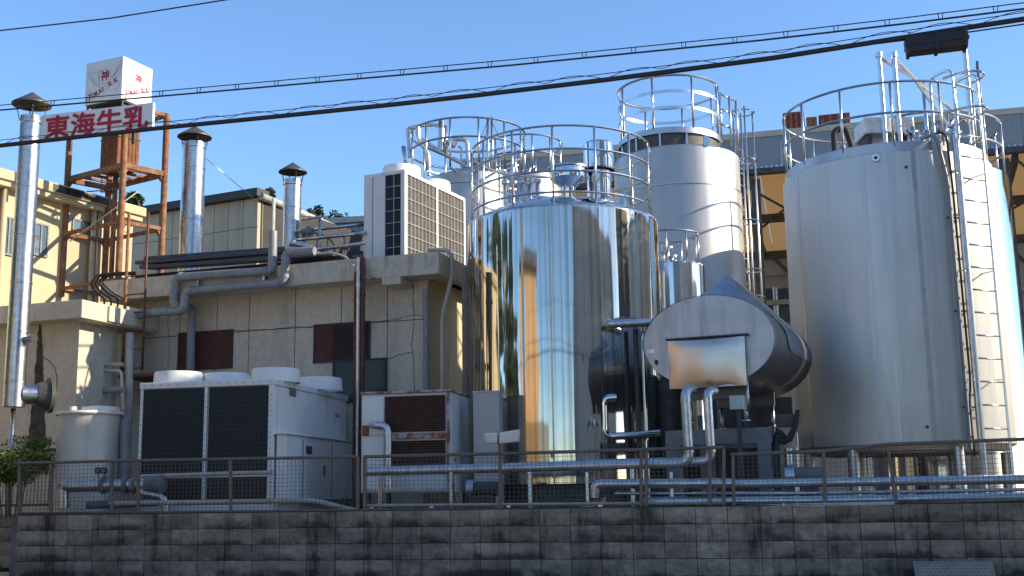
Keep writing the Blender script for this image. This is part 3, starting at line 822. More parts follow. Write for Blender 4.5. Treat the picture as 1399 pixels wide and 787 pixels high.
p = DF.px(889, 480, 0); t.part('name_plate', MB().box((p.x - .05, -.008, p.z - .025), (p.x + .05, -.003, p.z + .025)), m_galv, face)
# hood: hull of the oval and a ridge, with creased front
pk = hh + .42; tz = hh * hh / pk; tu = hw * math.sqrt(1 - (tz / hh) ** 2)
mb = MB(); s_ = 1.015
sec = [(c.x + .09, c.z + pk)]
a0_ = math.asin(tz / hh)
for k in range(8): q = a0_ - k / 7 * (a0_ + .15); sec.append((c.x + math.cos(q) * hw * s_, c.z + math.sin(q) * hh * s_))
left = [(2 * c.x - x, z) for x, z in sec[1:]]
lp = [(x, z) for x, z in reversed(left)] + sec
m_ = len(lp); vs = [(x, .85 + (.2 if i in (0, m_ - 1) else 0), z) for i, (x, z) in enumerate(lp)] + [(x, Ld - .2, z) for x, z in lp]
mb.add(vs, [(k, k + 1, m_ + k + 1, m_ + k) for k in range(m_ - 1)])
# creased front closing down on to the oval
ap = Vector((sec[0][0], .85, sec[0][1])); fr_ = []
for k in range(13):
    q = math.pi - a0_ - (math.pi - 2 * a0_) * k / 12
    fr_.append(Vector((c.x + math.cos(q) * hw * 1.006, .02 + .83 * abs(k - 6) / 6 + (.05 if k % 2 else 0), c.z + math.sin(q) * hh * 1.006)))
mb.add([ap] + fr_, [(0, k + 1, k + 2) for k in range(12)])
t.part('hood', mb, m_hood)
# saddle supports
for v_ in (.35, 2.1):
    mb = MB().box((c.x - .42, v_ - .06, c.z - hh - .13), (c.x + .42, v_ + .06, c.z - hh * .86))
    t.part('saddle', mb, m_iron)
    for sx in (-.38, .38):
        t.part('support_leg', MB().cyl((c.x + sx, v_, c.z - hh - .55), (c.x + sx, v_, c.z - hh - .1), .03, n=10).cyl((c.x + sx, v_, c.z - hh - .45), (c.x + sx, v_, c.z - hh - .42), .06, n=10), m_galv)
t.done()
zfr = c.z - hh - .53
t = Thing('tank_stand', 'blue grey steel stand carrying the oval tank', 'stand', DF)
for v_ in (.35, 2.1):
    t.part('cross_beam', MB().box((c.x - .72, v_ - .06, zfr - .2), (c.x + .72, v_ + .06, zfr)), m_iron)
    for sx in (-.62, .62): t.part('column', MB().box((c.x + sx - .09, v_ - .09, ZG), (c.x + sx + .09, v_ + .09, zfr - .2)), m_iron)
for sx in (-.55, .55): t.part('side_beam', MB().box((c.x + sx - .05, .42, zfr - .18), (c.x + sx + .05, 2.03, zfr - .02)), m_iron)
t.done()
p = DF.px(1007, 550, -.05)
t = Thing('control_box', 'small pale green control box under the oval tank', 'box', DF)
t.part('case', MB().box((p.x - .095, -.08, p.z - .09), (p.x + .095, .05, p.z + .09)), m_boxgreen, bev=.008)
t.part('stand', MB().bar((p.x, .0, ZG), (p.x, .0, p.z - .09), .05, .04), m_blackmetal)
t.part('conduit', MB().cyl((p.x + .13, .0, p.z - .12), (p.x + .13, .0, p.z + .28), .022, n=8), m_galv); t.done()
# ------------------------------------------------------------------ low plant building with panel facade
LB = Fr(*at(400, 450, 20.0).xy, 19.0)
t = Thing('plant_building', 'low old plant building with cracked beige panel facade', 'building', LB)
uc = [LB.px(x, 450, 0).x for x in (190, 245, 296, 340, 403, 466, 529, 585)]
zet = LB.px(500, 352, -.5).z; zeb = LB.px(520, 380, -.5).z; zj = LB.px(403, 448, 0).z
uEl = LB.px(138, 390, -.5).x; uEr = LB.px(599, 360, -.5).x
zpt = zeb + .06
DEEP = 4.2
# wall body, slightly behind the panels
body = t.part('wall_core', MB().box((uc[0] + .01, .035, ZG), (uc[-1] - .02, DEEP, zpt + .02)), m_facjoint)
for i in range(7):
    for z0, z1 in ((ZG, zj), (zj, zpt)):
        t.part('facade_panel', MB().box((uc[i] + .007, 0, z0 + .006), (uc[i + 1] - .007, .04, z1 - .006)), m_facade, body, bev=.006)
# right end wall in the sun
for j in range(5):
    v0 = .0 + j * DEEP / 5 + .043
    t.part('end_panel', MB().box((uc[-1] - .025, v0 + .004, ZG), (uc[-1] + .0, v0 + DEEP / 5 - .008, zpt)), m_cream, body)
# roof slab and fascia
fas = t.part('fascia', MB().box((uEl, -.5, zeb), (uEr, -.36, zet)), m_fascia, bev=.012)
t.part('soffit', MB().box((uEl + .01, -.36, zeb + .015), (uEr - .14, .6, zeb + .08)), m_fascia)
t.part('end_fascia', MB().box((uEr - .14, -.357, zeb + .002), (uEr - .002, DEEP + .3, zet - .002)), m_cream, bev=.012)
t.part('roof', MB().box((uEl + .02, -.34, zet - .1), (uEr - .15, DEEP + .28, zet - .02)), m_darktrim)
# boarded openings and window
def board(x0, y0, x1, y1, nm, mat, frame):
    a = LB.px(x0, y0, 0); b = LB.px(x1, y1, 0)
    h = t.part(nm, MB().box((a.x, -.006, b.z), (b.x, .03, a.z)), mat)
    mb = MB()
    mb.box((a.x - .03, -.02, a.z), (b.x + .03, .03, a.z + .03)).box((a.x - .03, -.03, b.z - .04), (b.x + .03, .03, b.z))
    mb.box((a.x - .03, -.018, b.z), (a.x, .03, a.z)).box((b.x, -.018, b.z), (b.x + .03, .03, a.z))
    t.part('frame', mb, frame, h)
    return a, b, h
board(246, 457, 316, 500, 'boarded_window', m_redboard, m_facjoint)
a, b, h = board(431, 446, 504, 489, 'boarded_window', m_redboard, m_facjoint)
t.part('torn_sheet', MB().box((a.x + .35, -.014, b.z + .01), (b.x - .02, -.008, a.z - .02)), m_torn_gap, h)
a, b, h = board(457, 495, 527, 545, 'window', m_glass, m_facjoint)
t.part('mullion', MB().box(((a.x + b.x) / 2 - .02, -.02, b.z), ((a.x + b.x) / 2 + .02, .02, a.z)), m_white, h)
# crack lines standing slightly open
def crack(pts, wd=.010):
    P = []
    for (x0, y0), (x1, y1) in zip(pts[:-1], pts[1:]):
        for k in range(5):
            q = k / 5; P.append(LB.px(x0 + (x1 - x0) * q + random.uniform(-1, 1), y0 + (y1 - y0) * q + random.uniform(-1, 1), -.001))
    P.append(LB.px(*pts[-1], -.001))
    mb = MB()
    for p, q in zip(P[:-1], P[1:]): mb.bar(p, q, wd, .004, up=(0, 1, 0))
    t.part('crack', mb, m_facjoint, body)
crack([(564, 388), (566, 430), (563, 470), (567, 535)]); crack([(509, 439), (540, 437), (565, 430), (583, 432)]); crack([(530, 491), (548, 484), (564, 481)])
crack([(316, 452), (350, 451), (403, 447), (430, 448)], .008); crack([(230, 500), (231, 470), (229, 430)], .007)
# pilaster strip and bracket at the right corner
p = LB.px(541, 382, -.2); t.part('bracket', MB().box((p.x - .12, -.5, zeb - .12), (p.x + .22, .02, zeb)), m_fascia)
t.done()

# roofing sheets and conduits lying along the roof edge
t = Thing('roofing_sheets', 'blue black corrugated sheets stacked along the roof edge', 'sheets', LB)
for k, (x0, y0, x1, y1, vv) in enumerate(((184, 358, 408, 340, -.35), (190, 364, 455, 346, -.42), (196, 352, 390, 338, -.2))):
    a = LB.px(x0, y0, vv); b = LB.px(x1, y1, vv); mb = MB()
    zz = max(zet + .02 + k * .045, min(a.z, b.z))
    mb.hexa([(a.x, vv, a.z - .045), (b.x, vv, b.z - .045), (b.x, vv + .5, b.z + .02), (a.x, vv + .5, a.z + .02)],
            [(a.x, vv, a.z + .02), (b.x, vv, b.z + .02), (b.x, vv + .5, b.z + .1), (a.x, vv + .5, a.z + .1)])
    t.part('sheet', mb, m_bluesheet, bev=.01)
a = LB.px(186, 362, -.3); b = LB.px(470, 346, -.3)
t.part('dark_gap', MB().box((a.x, -.3, zet - .02), (b.x, .1, zet + .1)), m_torn_gap)  # near-black box painted in for the shaded gap beneath the sheets
t.done()

# grey pipes hooked over the eave
LP = lambda x, y, v=-.62: LB.px(x, y, v)
def lpipe(label, pts, r, mat=m_greypipe, v=-.62, name='roof_pipe', group='grey plastic pipes along the eave', bend=.1, col_=.14, clips=()):
    t = Thing(name, label, 'pipe', LB, group)
    P = [LB.px(x, y, (vv[0] if vv else v)) for x, y, *vv in pts]
    t.part('run', MB().pipe(P, r, bend, 12, col_), mat)
    for (x, y) in clips:
        p = LB.px(x, y, v); t.part('hanger', MB().box((p.x - .02, v, p.z - .12), (p.x + .02, -.501, p.z + .13)), m_galv)
    t.done()
lpipe('grey eave pipe turning up through the roof edge', [(373, 316), (372, 370), (240, 379), (237, 414), (247, 425)], .075, clips=((270, 381), (360, 375)))
lpipe('grey eave pipe stepping down to the downpipe', [(430, 343), (391, 345), (388, 386), (254, 398), (251, 425), (222, 426), (180, 431)], .075)
lpipe('grey downpipe crossing a red boarded window', [(250, 418, -.2), (262, 421, -.2), (260, 505, -.2)], .075)
lpipe('thin white conduit arching over the eave', [(400, 350), (430, 347), (455, 345), (475, 352), (485, 366), (487, 382)], .018, m_creampipe, -.56, col_=0, bend=.2, name='conduit')

# risers on the facade
def vpipe(label, x0, y0, x1, y1, v, r, mat, extra=(), group='riser pipes on the facade', name='riser_pipe', zto=None):
    t = Thing(name, label, 'pipe', LB, group)
    a = LB.px(x0, y0, v); b = LB.px(x1, y1, v); zb_ = b.z if zto is None else zto
    P = [LB.px(x, y, vv) for x, y, vv in extra] + [(a.x, v, a.z), (a.x, v, zb_)]
    t.part('run', MB().pipe(P, r, .14, 12), mat)
    for zq in (zb_ + .5, a.z - .5): t.part('collar', MB().cyl((a.x, v, zq), (a.x, v, zq + .06), r * 1.25, n=12), mat)
    t.done()
vpipe('rust red riser hooked over the eave', 496, 365, 494, 660, -.62, .04, m_redpipe, ((484, 352, -.3), (496, 352, -.62)), zto=ZG)
vpipe('pale steel riser between the rust red pipes', 490, 352, 489, 660, -.66, .034, m_galv, zto=ZG)
vpipe('slimmer rust red riser tight against the pale riser', 486, 372, 485, 660, -.6, .03, m_redpipe, zto=ZG)
vpipe('grey plastic downpipe at the sunny building corner', 582, 395, 583, 540, -.15, .05, m_greypipe, zto=ZG)
vpipe('cream bent conduit in front of the sunlit end wall', 604, 440, 605, 540, -.1, .036, m_creampipe, ((585, 341, -.1), (612, 342, -.1), (618, 352, -.1), (616, 385, -.1), (606, 425, -.1)), zto=ZG)
vpipe('tall brown post beside the mirror tank', 635, 366, 645, 660, -1.2, .05, m_brownrail, zto=ZG)

# ------------------------------------------------------------------ annex on the left
AN = Fr(*at(110, 420, 19.4).xy, 19.0)
t = Thing('annex', 'beige flat roofed annex behind the tall steel flue', 'building', AN)
zs1 = AN.px(110, 409, -.35).z; zs0 = AN.px(110, 434, -.35).z
u1 = AN.px(107, 480, 0).x
t.part('wall', MB().box((u1 - 3.4, 0, ZG), (u1, 3.2, zs0 + .02)), m_facade)
t.part('roof_slab', MB().box((u1 - 3.7, -.35, zs0), (AN.px(112, 420, -.35).x, 3.0, zs1)), m_facade, bev=.015)
t.part('gap_wall', MB().box((u1 + .002, 1.0, ZG), (AN.px(167, 480, 1.0).x, 1.2, zs0 - .1)), m_facade)
t.part('side_slab', MB().box((AN.px(112, 420, -.35).x + .003, .3, zs0 + .03), (AN.px(150, 420, .3).x, 2.8, zs1 - .02)), m_facade)
a = AN.px(54, 445, 0)
lft = [(53 - (y - 443) * .075 - max(0, y - 530) * .04 + random.uniform(-1.1, .6), y) for y in range(443, 646, 5)]; rgt = [(56.5 + (y - 443) * .035 + random.uniform(-.6, 1.1), y) for y in range(443, 646, 5)]
mb = MB()
for i_ in range(len(lft) - 1): mb.add([AN.px(x, y, -.004) for x, y in (lft[i_], rgt[i_], rgt[i_ + 1], lft[i_ + 1])], [(0, 1, 2, 3)])
t.part('damp_stain', mb, M('damp_stain', (.06, .052, .042), .95, var=.6, nscale=7))
P_ = [AN.px(x, y, -.003) for x, y in ((58, 488), (66, 492), (74, 500), (78, 515), (77, 535))]
mb = MB()
for p, q in zip(P_[:-1], P_[1:]): mb.bar(p, q, .012, .004, up=(0, 1, 0))
t.part('crack', mb, m_facjoint)
t.done()
def anpipe(label, pts, r, mat, v=.7, name='conduit'):
    one(name, label, 'pipe', MB().pipe([AN.px(x, y, v) for x, y in pts], r, r * 2.5, 10), mat, AN, 'conduits in the gap beside the annex')
anpipe('upper cream conduit bent into the gap by the annex', [(112, 488), (112, 497), (168, 498)], .035, m_creampipe)
anpipe('lower cream conduit bent down in the gap by the annex', [(112, 504), (150, 506), (166, 507), (168, 560)], .03, m_creampipe)
anpipe('dark grey pipe elbow in the gap by the annex', [(115, 575), (115, 535), (170, 532)], .06, m_greypipe)
anpipe('pale vertical pipe seen through the ladder', [(177, 455), (176, 580)], .07, m_creampipe, .9)
t = Thing('cable_bundle', 'loop of black cables hanging beside the roof edge', 'cables', LB)
for k in range(4):
    pts = [(186, 372 + k), (150, 373 + k), (132 + 3 * k, 376 + 2 * k), (123 + 6 * k, 388), (132 + 8 * k, 402), (144 + 9 * k, 408), (140 + 10 * k, 424), (150 + 7 * k, 438 - 2 * k), (170 + 4 * k, 430 - k)]
    t.part('cable', MB().pipe([LB.px(x, y, -.58 + .03 * k) for x, y in pts], .017, .3, 8), m_black)
t.done()

# ------------------------------------------------------------------ rusty ladder
t = Thing('ladder', 'tall thin rusty ladder rising beside the annex', 'ladder', LB)
A0, A1 = LB.px(178, 290, -.75), LB.px(165, 512, -.75); B0, B1 = LB.px(204, 290, -.75), LB.px(193, 506, -.75)
xa, xb = (A0.x + A1.x) / 2, (B0.x + B1.x) / 2
t.part('rail', MB().cyl((xa, -.75, A1.z), (xa, -.75, A0.z), .028, n=8), m_rust)
t.part('rail', MB().cyl((xb, -.75, B1.z), (xb, -.75, B0.z), .02, n=8), m_redpipe)
z = A1.z + .1
while z < LB.px(178, 375, -.75).z:
    t.part('rung', MB().cyl((xa, -.75, z), (xb, -.75, z), .012, n=6), m_redpipe); z += .33
t.part('foot_bracket', MB().box((xa - .05, -.8, A1.z - .06), (xb + .3, .6, A1.z)), m_redpipe)
t.done()

# ------------------------------------------------------------------ sunlit cream building at far left
BLa = at(-45, 300, 20.3); BLang = 28.0
BL = Fr(BLa.x, BLa.y, BLang)      # v runs along the sunlit face, u towards the sun
t = Thing('cream_building', 'sunlit cream building with parapet behind the rusty tower', 'building', BL)
zp1 = BL.pu(10, 238, 0).z; zp0 = BL.pu(10, 252, 0).z
vE = BL.pu(182, 300, 0).y
t.part('wall', MB().box((-7, -3, ZG), (0, vE, zp0 - .1)), m_cream)
t.part('parapet', MB().box((-7, -3, zp0), (.28, vE + .1, zp1)), m_cream, bev=.02)
t.part('eave_soffit', MB().box((-6.9, -2.95, zp0 - .1), (.22, vE + .05, zp0 - .002)), m_cream)
mb = MB()
for k in range(9): 
    v0 = BL.pu(72 + k * 9, 275, .29).y; mb.box((.281, v0, zp0 + .02), (.285, v0 + .16 + .1 * (k % 3), zp1 - .03))
t.part('dark_parapet_patch', mb, m_darktrim)  # dark pieces of varied width along the parapet face
for (x0, y0, x1, y1) in ((48, 306, 62, 350), (6, 297, 16, 348), (100, 300, 122, 318)):
    a = BL.pu(x0, y0, 0); b = BL.pu(x1, y1, 0)
    h = t.part('window', MB().box((-.02, a.y, b.z), (.012, b.y, a.z)), m_glassblue)
    mb = MB().box((-.02, a.y - .03, a.z), (.03, b.y + .03, a.z + .03)).box((-.02, a.y - .03, b.z - .03), (.04, b.y + .03, b.z)).box((-.02, a.y - .03, b.z), (.03, a.y, a.z)).box((-.02, b.y, b.z), (.03, b.y + .03, a.z)).box((-.02, (a.y + b.y) / 2 - .015, b.z), (.03, (a.y + b.y) / 2 + .015, a.z))
    t.part('window_frame', mb, m_iron, h)
for x in (5, 136, 128):
    a = BL.pu(x, 300, .1); t.part('downpipe', MB().cyl((.1, a.y, ZG + 2), (.1, a.y, zp0 - .1), .055, n=10), m_cream)
t.done()
# ------------------------------------------------------------------ tan building with dark roof edge behind
c0 = at(180, 300, 30.5); c1 = at(352, 300, 28.6); dz = Vector((0, 0, 1))
TB = Fr(c1.x, c1.y, math.degrees(math.atan2(c0.y - c1.y, c1.x - c0.x)))
t = Thing('tan_building', 'tan panelled building with thick dark roof edge', 'building', TB)
zt_ = TB.px(345, 271, 0).z; zr1 = TB.px(350, 257, -.15).z
wL = TB.l(c0).x
n = 9
t.part('core', MB().box((wL - 1.5, .05, ZG), (-.02, 7.0, zt_)), m_facjoint)
zmid = TB.px(300, 317, 0).z
for i in range(n + 2):
    x0 = wL - .9 + (i) * (-wL + .9) / (n + 2); x1 = wL - .9 + (i + 1) * (-wL + .9) / (n + 2)
    for a_, b_ in ((ZG, zmid), (zmid, zt_)):
        t.part('wall_panel', MB().box((x0 + .008, 0, a_ + .008), (x1 - .008, .06, b_ - .008)), m_tan)
t.part('roof_edge', MB().box((wL - 1.6, -.2, zt_), (.12, .3, zr1)), m_darktrim)
e0 = TB.l(at(500, 300, 34.0))
zgt = TB.px(352, 268, 0).z
# sunlit side wall, running back at its own angle
S0 = Vector((.0, .02, 0)); S1 = Vector((e0.x, e0.y, 0)); dS = (S1 - S0)
mb = MB()
for i in range(10):
    p = S0 + dS * (i / 10 + .003); q = S0 + dS * ((i + 1) / 10 - .003); nrm = Vector((dS.y, -dS.x, 0)).normalized() * .05
    mb = MB().hexa([p, q, q + Vector((-.1, .1, 0)), p + Vector((-.1, .1, 0))], [Vector((v.x, v.y, zt_ - .05)) for v in (p, q, q + Vector((-.1, .1, 0)), p + Vector((-.1, .1, 0)))])
    mb.v = [(x, y, z if z > 1 else ZG) for x, y, z in mb.v]
    t.part('side_panel', mb, m_cream)
t.part('gutter', MB().tube([(S0.x + .1, S0.y - .05, zt_ + .02), (S1.x + .1, S1.y, zt_ - .02)], .1, 8), m_creampipe)
t.part('downpipe', MB().cyl((S0.x + .28, S0.y + .25, ZG), (S0.x + .28, S0.y + .25, zt_), .05, n=8), m_creampipe)
t.done()
# long pale sheet wall further back
FB = Fr(*at(460, 320, 36).xy, 12)
t = Thing('pale_shed', 'far pale ribbed shed wall behind the roof pipes', 'building', FB)
a = FB.px(400, 303, 0); b = FB.px(660, 296, 0); zt_ = FB.px(470, 306, 0).z
for i in range(14):
    x0 = a.x + (b.x - a.x) * i / 14; x1 = a.x + (b.x - a.x) * (i + 1) / 14
    t.part('sheet', MB().box((x0 + .01, 0, ZG), (x1 - .01, .1, zt_)), m_shedgrey)
t.part('roof_cap', MB().box((a.x, -.2, zt_), (b.x, 4, zt_ + .18)), m_creampipe)
t.part('core', MB().box((a.x + .02, .1, ZG), (b.x - .02, 3.8, zt_)), m_shedgrey); t.done()

# ------------------------------------------------------------------ open shed behind the tanks
SH = Fr(*at(1050, 250, 30.0).xy, 15.0)
t = Thing('open_shed', 'open steel shed with grey fascia and brown ceiling behind the tanks', 'building', SH)
zf1 = SH.px(1045, 187, 0).z; zf0 = SH.px(1045, 231, 0).z
ua = SH.px(630, 230, 0).x; ub = SH.px(1399, 200, 0).x + 6
n = 14
for i in range(n):
    x0 = ua + (ub - ua) * i / n; x1 = ua + (ub - ua) * (i + 1) / n
    t.part('fascia_sheet', MB().box((x0 + .004, 0, zf0), (x1 - .004, .12, zf1)), m_shedgrey)
t.part('flashing', MB().box((ua, -.03, zf1 + .002), (ub, .5, zf1 + .16)), m_shedbeige)
t.part('gutter', MB().box((ua, -.12, zf0 - .14), (ub, .1, zf0 - .003)), m_blackmetal)
mb = MB()
for i in range(160): x = ua + (ub - ua) * (i + .5) / 160; mb.box((x - .03, -.14, zf0 - .0), (x + .03, -.0, zf0 + .05))
t.part('sheet_ends', mb, m_galv, kind='stuff')
zc0 = zf0 - .1; zc1 = SH.px(1050, 345, 7.5).z
ncl = 10
for i in range(ncl):
    x0 = ua + (ub - ua) * i / ncl; x1 = ua + (ub - ua) * (i + 1) / ncl
    t.part('ceiling_sheet', MB().quad((x0, .15, zc0), (x1 - .01, .15, zc0), (x1 - .01, 7.5, zc1), (x0, 7.5, zc1)), m_tarp)
t.part('back_wall', MB().box((ua, 7.5, ZG), (ub, 7.7, zc1 + .3)), m_shedwall)
t.part('left_wall', MB().box((ua, .13, ZG), (ua + .15, 7.49, zf0 - .2)), m_shedwall)
def zce(v): return zc0 + (zc1 - zc0) * (v - .15) / 7.35
for v_ in (3.4, 7.2):
    t.part('purlin', MB().box((ua + .2, v_ - .08, zce(v_) - .3), (ub, v_ + .08, zce(v_) - .06)), m_blackmetal)
nb_ = 9
for i in range(nb_):
    x0 = ua + (ub - ua) * (i + .35) / nb_
    t.part('rafter', MB().bar((x0, .2, zc0 - .1), (x0 + .3, 7.4, zc1 - .1), .14, .2), m_blackmetal)
    t.part('brace', MB().bar((x0 + .1, .3, zc0 - .2), (x0 + 2.2, 4.8, zce(4.8) - .2), .05, .05), m_blackmetal)
    t.part('brace', MB().bar((x0 + 2.2, .3, zc0 - .2), (x0 + .1, 4.8, zce(4.8) - .2), .05, .05), m_blackmetal)
    t.part('truss_web', MB().bar((x0 + .6, 7.2, zce(7.2) - .3), (x0 + 1.5, 7.3, zce(7.2) - 1.3), .08, .08), m_blackmetal)
for y_ in (412, 372):
    z = SH.px(1060, y_, 7.3).z
    t.part('wall_band', MB().box((ua + .2, 7.3, z - .1), (ub, 7.48, z + (.45 if y_ == 372 else .06))), m_shedwall)
for x0 in (1040, 1062, 1355, 1378):
    a = SH.px(x0, 395, 7.45); b = SH.px(x0 + 18, 440, 7.45)
    h = t.part('window', MB().box((a.x, 7.44, b.z), (b.x, 7.497, a.z)), m_glass)
    t.part('window_frame', MB().box((a.x - .06, 7.42, b.z - .06), (a.x, 7.496, a.z + .06)).box((b.x, 7.42, b.z - .06), (b.x + .06, 7.496, a.z + .06)), m_galv, h)
for x0 in (720, 1040, 1388):
    u_ = SH.px(x0, 400, .3).x; t.part('post', MB().box((u_ - .12, .2, ZG), (u_ + .12, .44, zf0 - .2)), m_blackmetal)
t.done()
# boxes on its roof
def roofbox(label, x0, y0, x1, y1, v, mat, nm='roof_unit', d=1.2):
    a = SH.px(x0, y0, v); b = SH.px(x1, y1, v)
    one(nm, label, 'roof unit', MB().box((a.x, v, min(b.z, zf1 + .1)), (b.x, v + d, a.z)), mat, SH, bev=.02)
RB_ = Thing('roof_machine', 'rusty red machinery on the shed roof behind the railing', 'machine', SH)
for (x0, y0, x1, y1) in ((1069, 154, 1100, 179), (1101, 160, 1117, 179), (1118, 157, 1163, 179)):
    a = SH.px(x0, y0, .7); b = SH.px(x1, y1, .7)
    h = RB_.part('housing', MB().box((a.x, .7, b.z), (b.x, 1.6, a.z)), m_redbox, bev=.03)
    mb = MB()
    for k in range(4): x = a.x + (b.x - a.x) * (k + .5) / 4; mb.box((x - .03, .66, b.z + .04), (x + .03, .699, a.z - .04))
    RB_.part('rib', mb, m_rust, h)
a = SH.px(1069, 178, .65); b = SH.px(1165, 190, .65)
RB_.part('plinth', MB().box((a.x, .6, zf1 + .161), (b.x, 1.7, a.z)), m_shedbeige)
RB_.done()
t = Thing('roof_parapet', 'grey sheet parapet rising beyond the satin tank', 'parapet', SH)
a = SH.px(1352, 160, .3); b = SH.px(1399, 155, .3)
t.part('sheet', MB().box((a.x, .3, zf1 + .161), (ub, .5, a.z)), m_shedgrey)
t.part('cap', MB().box((a.x + .5, .25, a.z + .002), (ub, .55, a.z + .12)), m_blackmetal); t.done()

# ------------------------------------------------------------------ flues with conical caps
def flue(label, xt, yt, xb, yb, Y, r, ycap0, rcap, zbase=None, bands=5, extra=None):
    t = Thing('flue', label, 'chimney', group='galvanised flues with conical caps')
    a = at(xt, yt, Y); b = at(xb, yb, Y); x = (a.x + b.x) / 2; zb_ = b.z if zbase is None else zbase
    pipe_ = t.part('stack', MB().lathe([(r, zb_), (r, a.z), (r - .015, a.z), (r - .015, a.z - .3)], (x, Y, 0), 40), m_galv)
    for k in range(bands):
        z = zb_ + (a.z - zb_) * (k + .5) / bands
        t.part('joint_band', MB().lathe([(r, z - .02), (r + .007, z - .015), (r + .007, z + .015), (r, z + .02)], (x, Y, 0), 32), m_galv, pipe_)
    t.part('joint_band', MB().lathe([(r, a.z - .12), (r + .012, a.z - .11), (r + .012, a.z - .06), (r, a.z - .05)], (x, Y, 0), 32), m_galv, pipe_)
    zc = at(xt, ycap0, Y).z; zlow = zc - rcap * .68
    cap = t.part('cap', MB().lathe([(.005, zc), (rcap, zlow), (rcap, zlow - .02), (.005, zc - .05)], (x, Y, 0), 40), m_capmetal)
    for k in range(4):
        q = k * math.pi / 2 + .5
        t.part('cap_strut', MB().bar((x + math.cos(q) * r, Y + math.sin(q) * r, a.z - .1), (x + math.cos(q) * rcap * .8, Y + math.sin(q) * rcap * .8, zlow + .02), .018, .012), m_blackmetal, cap)
    if extra: extra(t, x, a.z)
    t.done()
k_ = 1 / 1579
def fan(t, x, ztop):
    zc = at(60, 538, 17.3).z
    h = t.part('fan_duct', MB().cyl((x + .08, 17.33, zc), (x + .40, 17.55, zc), .15, n=28), m_galv)
    t.part('flange', MB().cyl((x + .40, 17.55, zc), (x + .45, 17.585, zc), .27, n=32).cyl((x + .26, 17.455, zc), (x + .40, 17.55, zc), .17, .235, n=28), m_blackmetal, h)
    zc = at(37, 464, 17.3).z
    t.part('side_port', MB().cyl((x + .1, 17.25, zc), (x + .24, 17.2, zc), .05, n=16).cyl((x + .22, 17.2, zc), (x + .26, 17.19, zc), .065, n=16), m_galv)
    t.part('stand_pipe', MB().cyl((x, 17.3, ZG), (x, 17.3, at(18, 558, 17.3).z), .035, n=10), m_galv)
flue('tall galvanised flue in front of the annex with a side fan', 42, 160, 19, 556, 17.3, 14.3 * 17.3 * k_, 126, 27 * 17.3 * k_, bands=6, extra=fan)
flue('galvanised flue standing between the rusty tower and short flue', 264, 196, 262, 350, 22.5, 16 * 22.5 * k_, 172, 24 * 22.5 * k_, zbase=zet - .05, bands=3)
flue('short galvanised flue beside the rooftop condenser', 400, 246, 398, 335, 22.0, 12.5 * 22 * k_, 222, 20 * 22 * k_, zbase=zet - .05, bands=2)

# ------------------------------------------------------------------ rusty water tower with signs
L1 = at(93, 230, 22.2); L2 = at(168, 236, 21.25); L3 = at(225, 236, 21.9); L4 = L1 + L3 - L2
t = Thing('steel_tower', 'rusty tubular steel tower carrying drum and signs', 'tower')
zb_ = at(88, 398, 22.2).z; ztop = at(227, 156, 21.9).z; zpl = at(168, 226, 21.25).z; zbr = at(160, 303, 21.25).z
legs = [Vector((p.x, p.y, 0)) for p in (L1, L2, L3, L4)]
for p in legs:
    t.part('leg', MB().cyl(p + dz * (zb_ - .1), p + dz * ztop, .062, n=12), m_rust)
for i in range(4):
    p, q = legs[i], legs[(i + 1) % 4]
    for z, wd in ((ztop - .03, .07), (zpl, .1), (zbr, .07), (zb_ + .05, .06)):
        t.part('beam', MB().bar(p + dz * z, q + dz * z, wd * .8, wd), m_rust)
    for z in (zpl, zbr):
        m0 = p + (q - p) * .12; m1 = q + (p - q) * .12
        t.part('gusset', MB().bar(p + dz * (z - .2), m0 + dz * z, .03, .05).bar(q + dz * (z - .2), m1 + dz * z, .03, .05), m_rust)
mb = MB()
for k in range(1, 6):
    f_ = k / 6; mb.bar(legs[0].lerp(legs[1], f_) + dz * (zpl + .03), legs[3].lerp(legs[2], f_) + dz * (zpl + .03), .06, .05)
t.part('platform', mb, m_rust)
t.part('middle_pole', MB().cyl((legs[1].lerp(legs[3], .5)) + dz * zb_, (legs[1].lerp(legs[3], .5)) + dz * zpl, .05, n=10), m_rust)
t.part('ballcock_arm', MB().tube([at(118, 262, 21.9), at(166, 258, 21.9)], .012, 6).cyl(at(139, 261, 21.9), at(140, 261, 21.8), .035, n=10).tube([at(139, 240, 21.9), at(139, 261, 21.9)], .008, 5), m_blackmetal)
t.part('stay', MB().tube([at(95, 330, 21.5), at(188, 262, 21.2)], .012, 6), m_creampipe)
t.done()
e1 = (legs[1] - legs[0]).normalized(); e2 = (legs[2] - legs[1]).normalized()
t = Thing('plank_drum', 'square rusty tank of vertical boards on the tower platform', 'tank')
dr = at(160, 215, 21.55); corner = Vector((dr.x, dr.y, 0)); zd0 = zpl + .06; zd1 = at(163, 178, 21.6).z + .12
wl_ = .52; wr_ = .46
for (d, w_, nm) in ((-e1, wl_, 7), (e2, wr_, 6)):
    nn = d.cross(dz)
    for k in range(nm):
        p = corner + d * (w_ * k / nm + .006); q = corner + d * (w_ * (k + 1) / nm - .006); s_ = (e2 if nm == 7 else -e1) * .05
        mb = MB().hexa([p + dz * zd0, q + dz * zd0, q + s_ + dz * zd0, p + s_ + dz * zd0], [p + dz * zd1, q + dz * zd1, q + s_ + dz * zd1, p + s_ + dz * zd1])
        t.part('board', mb, m_rustdrum)
ce = corner - e1 * wl_ / 2 + e2 * wr_ / 2
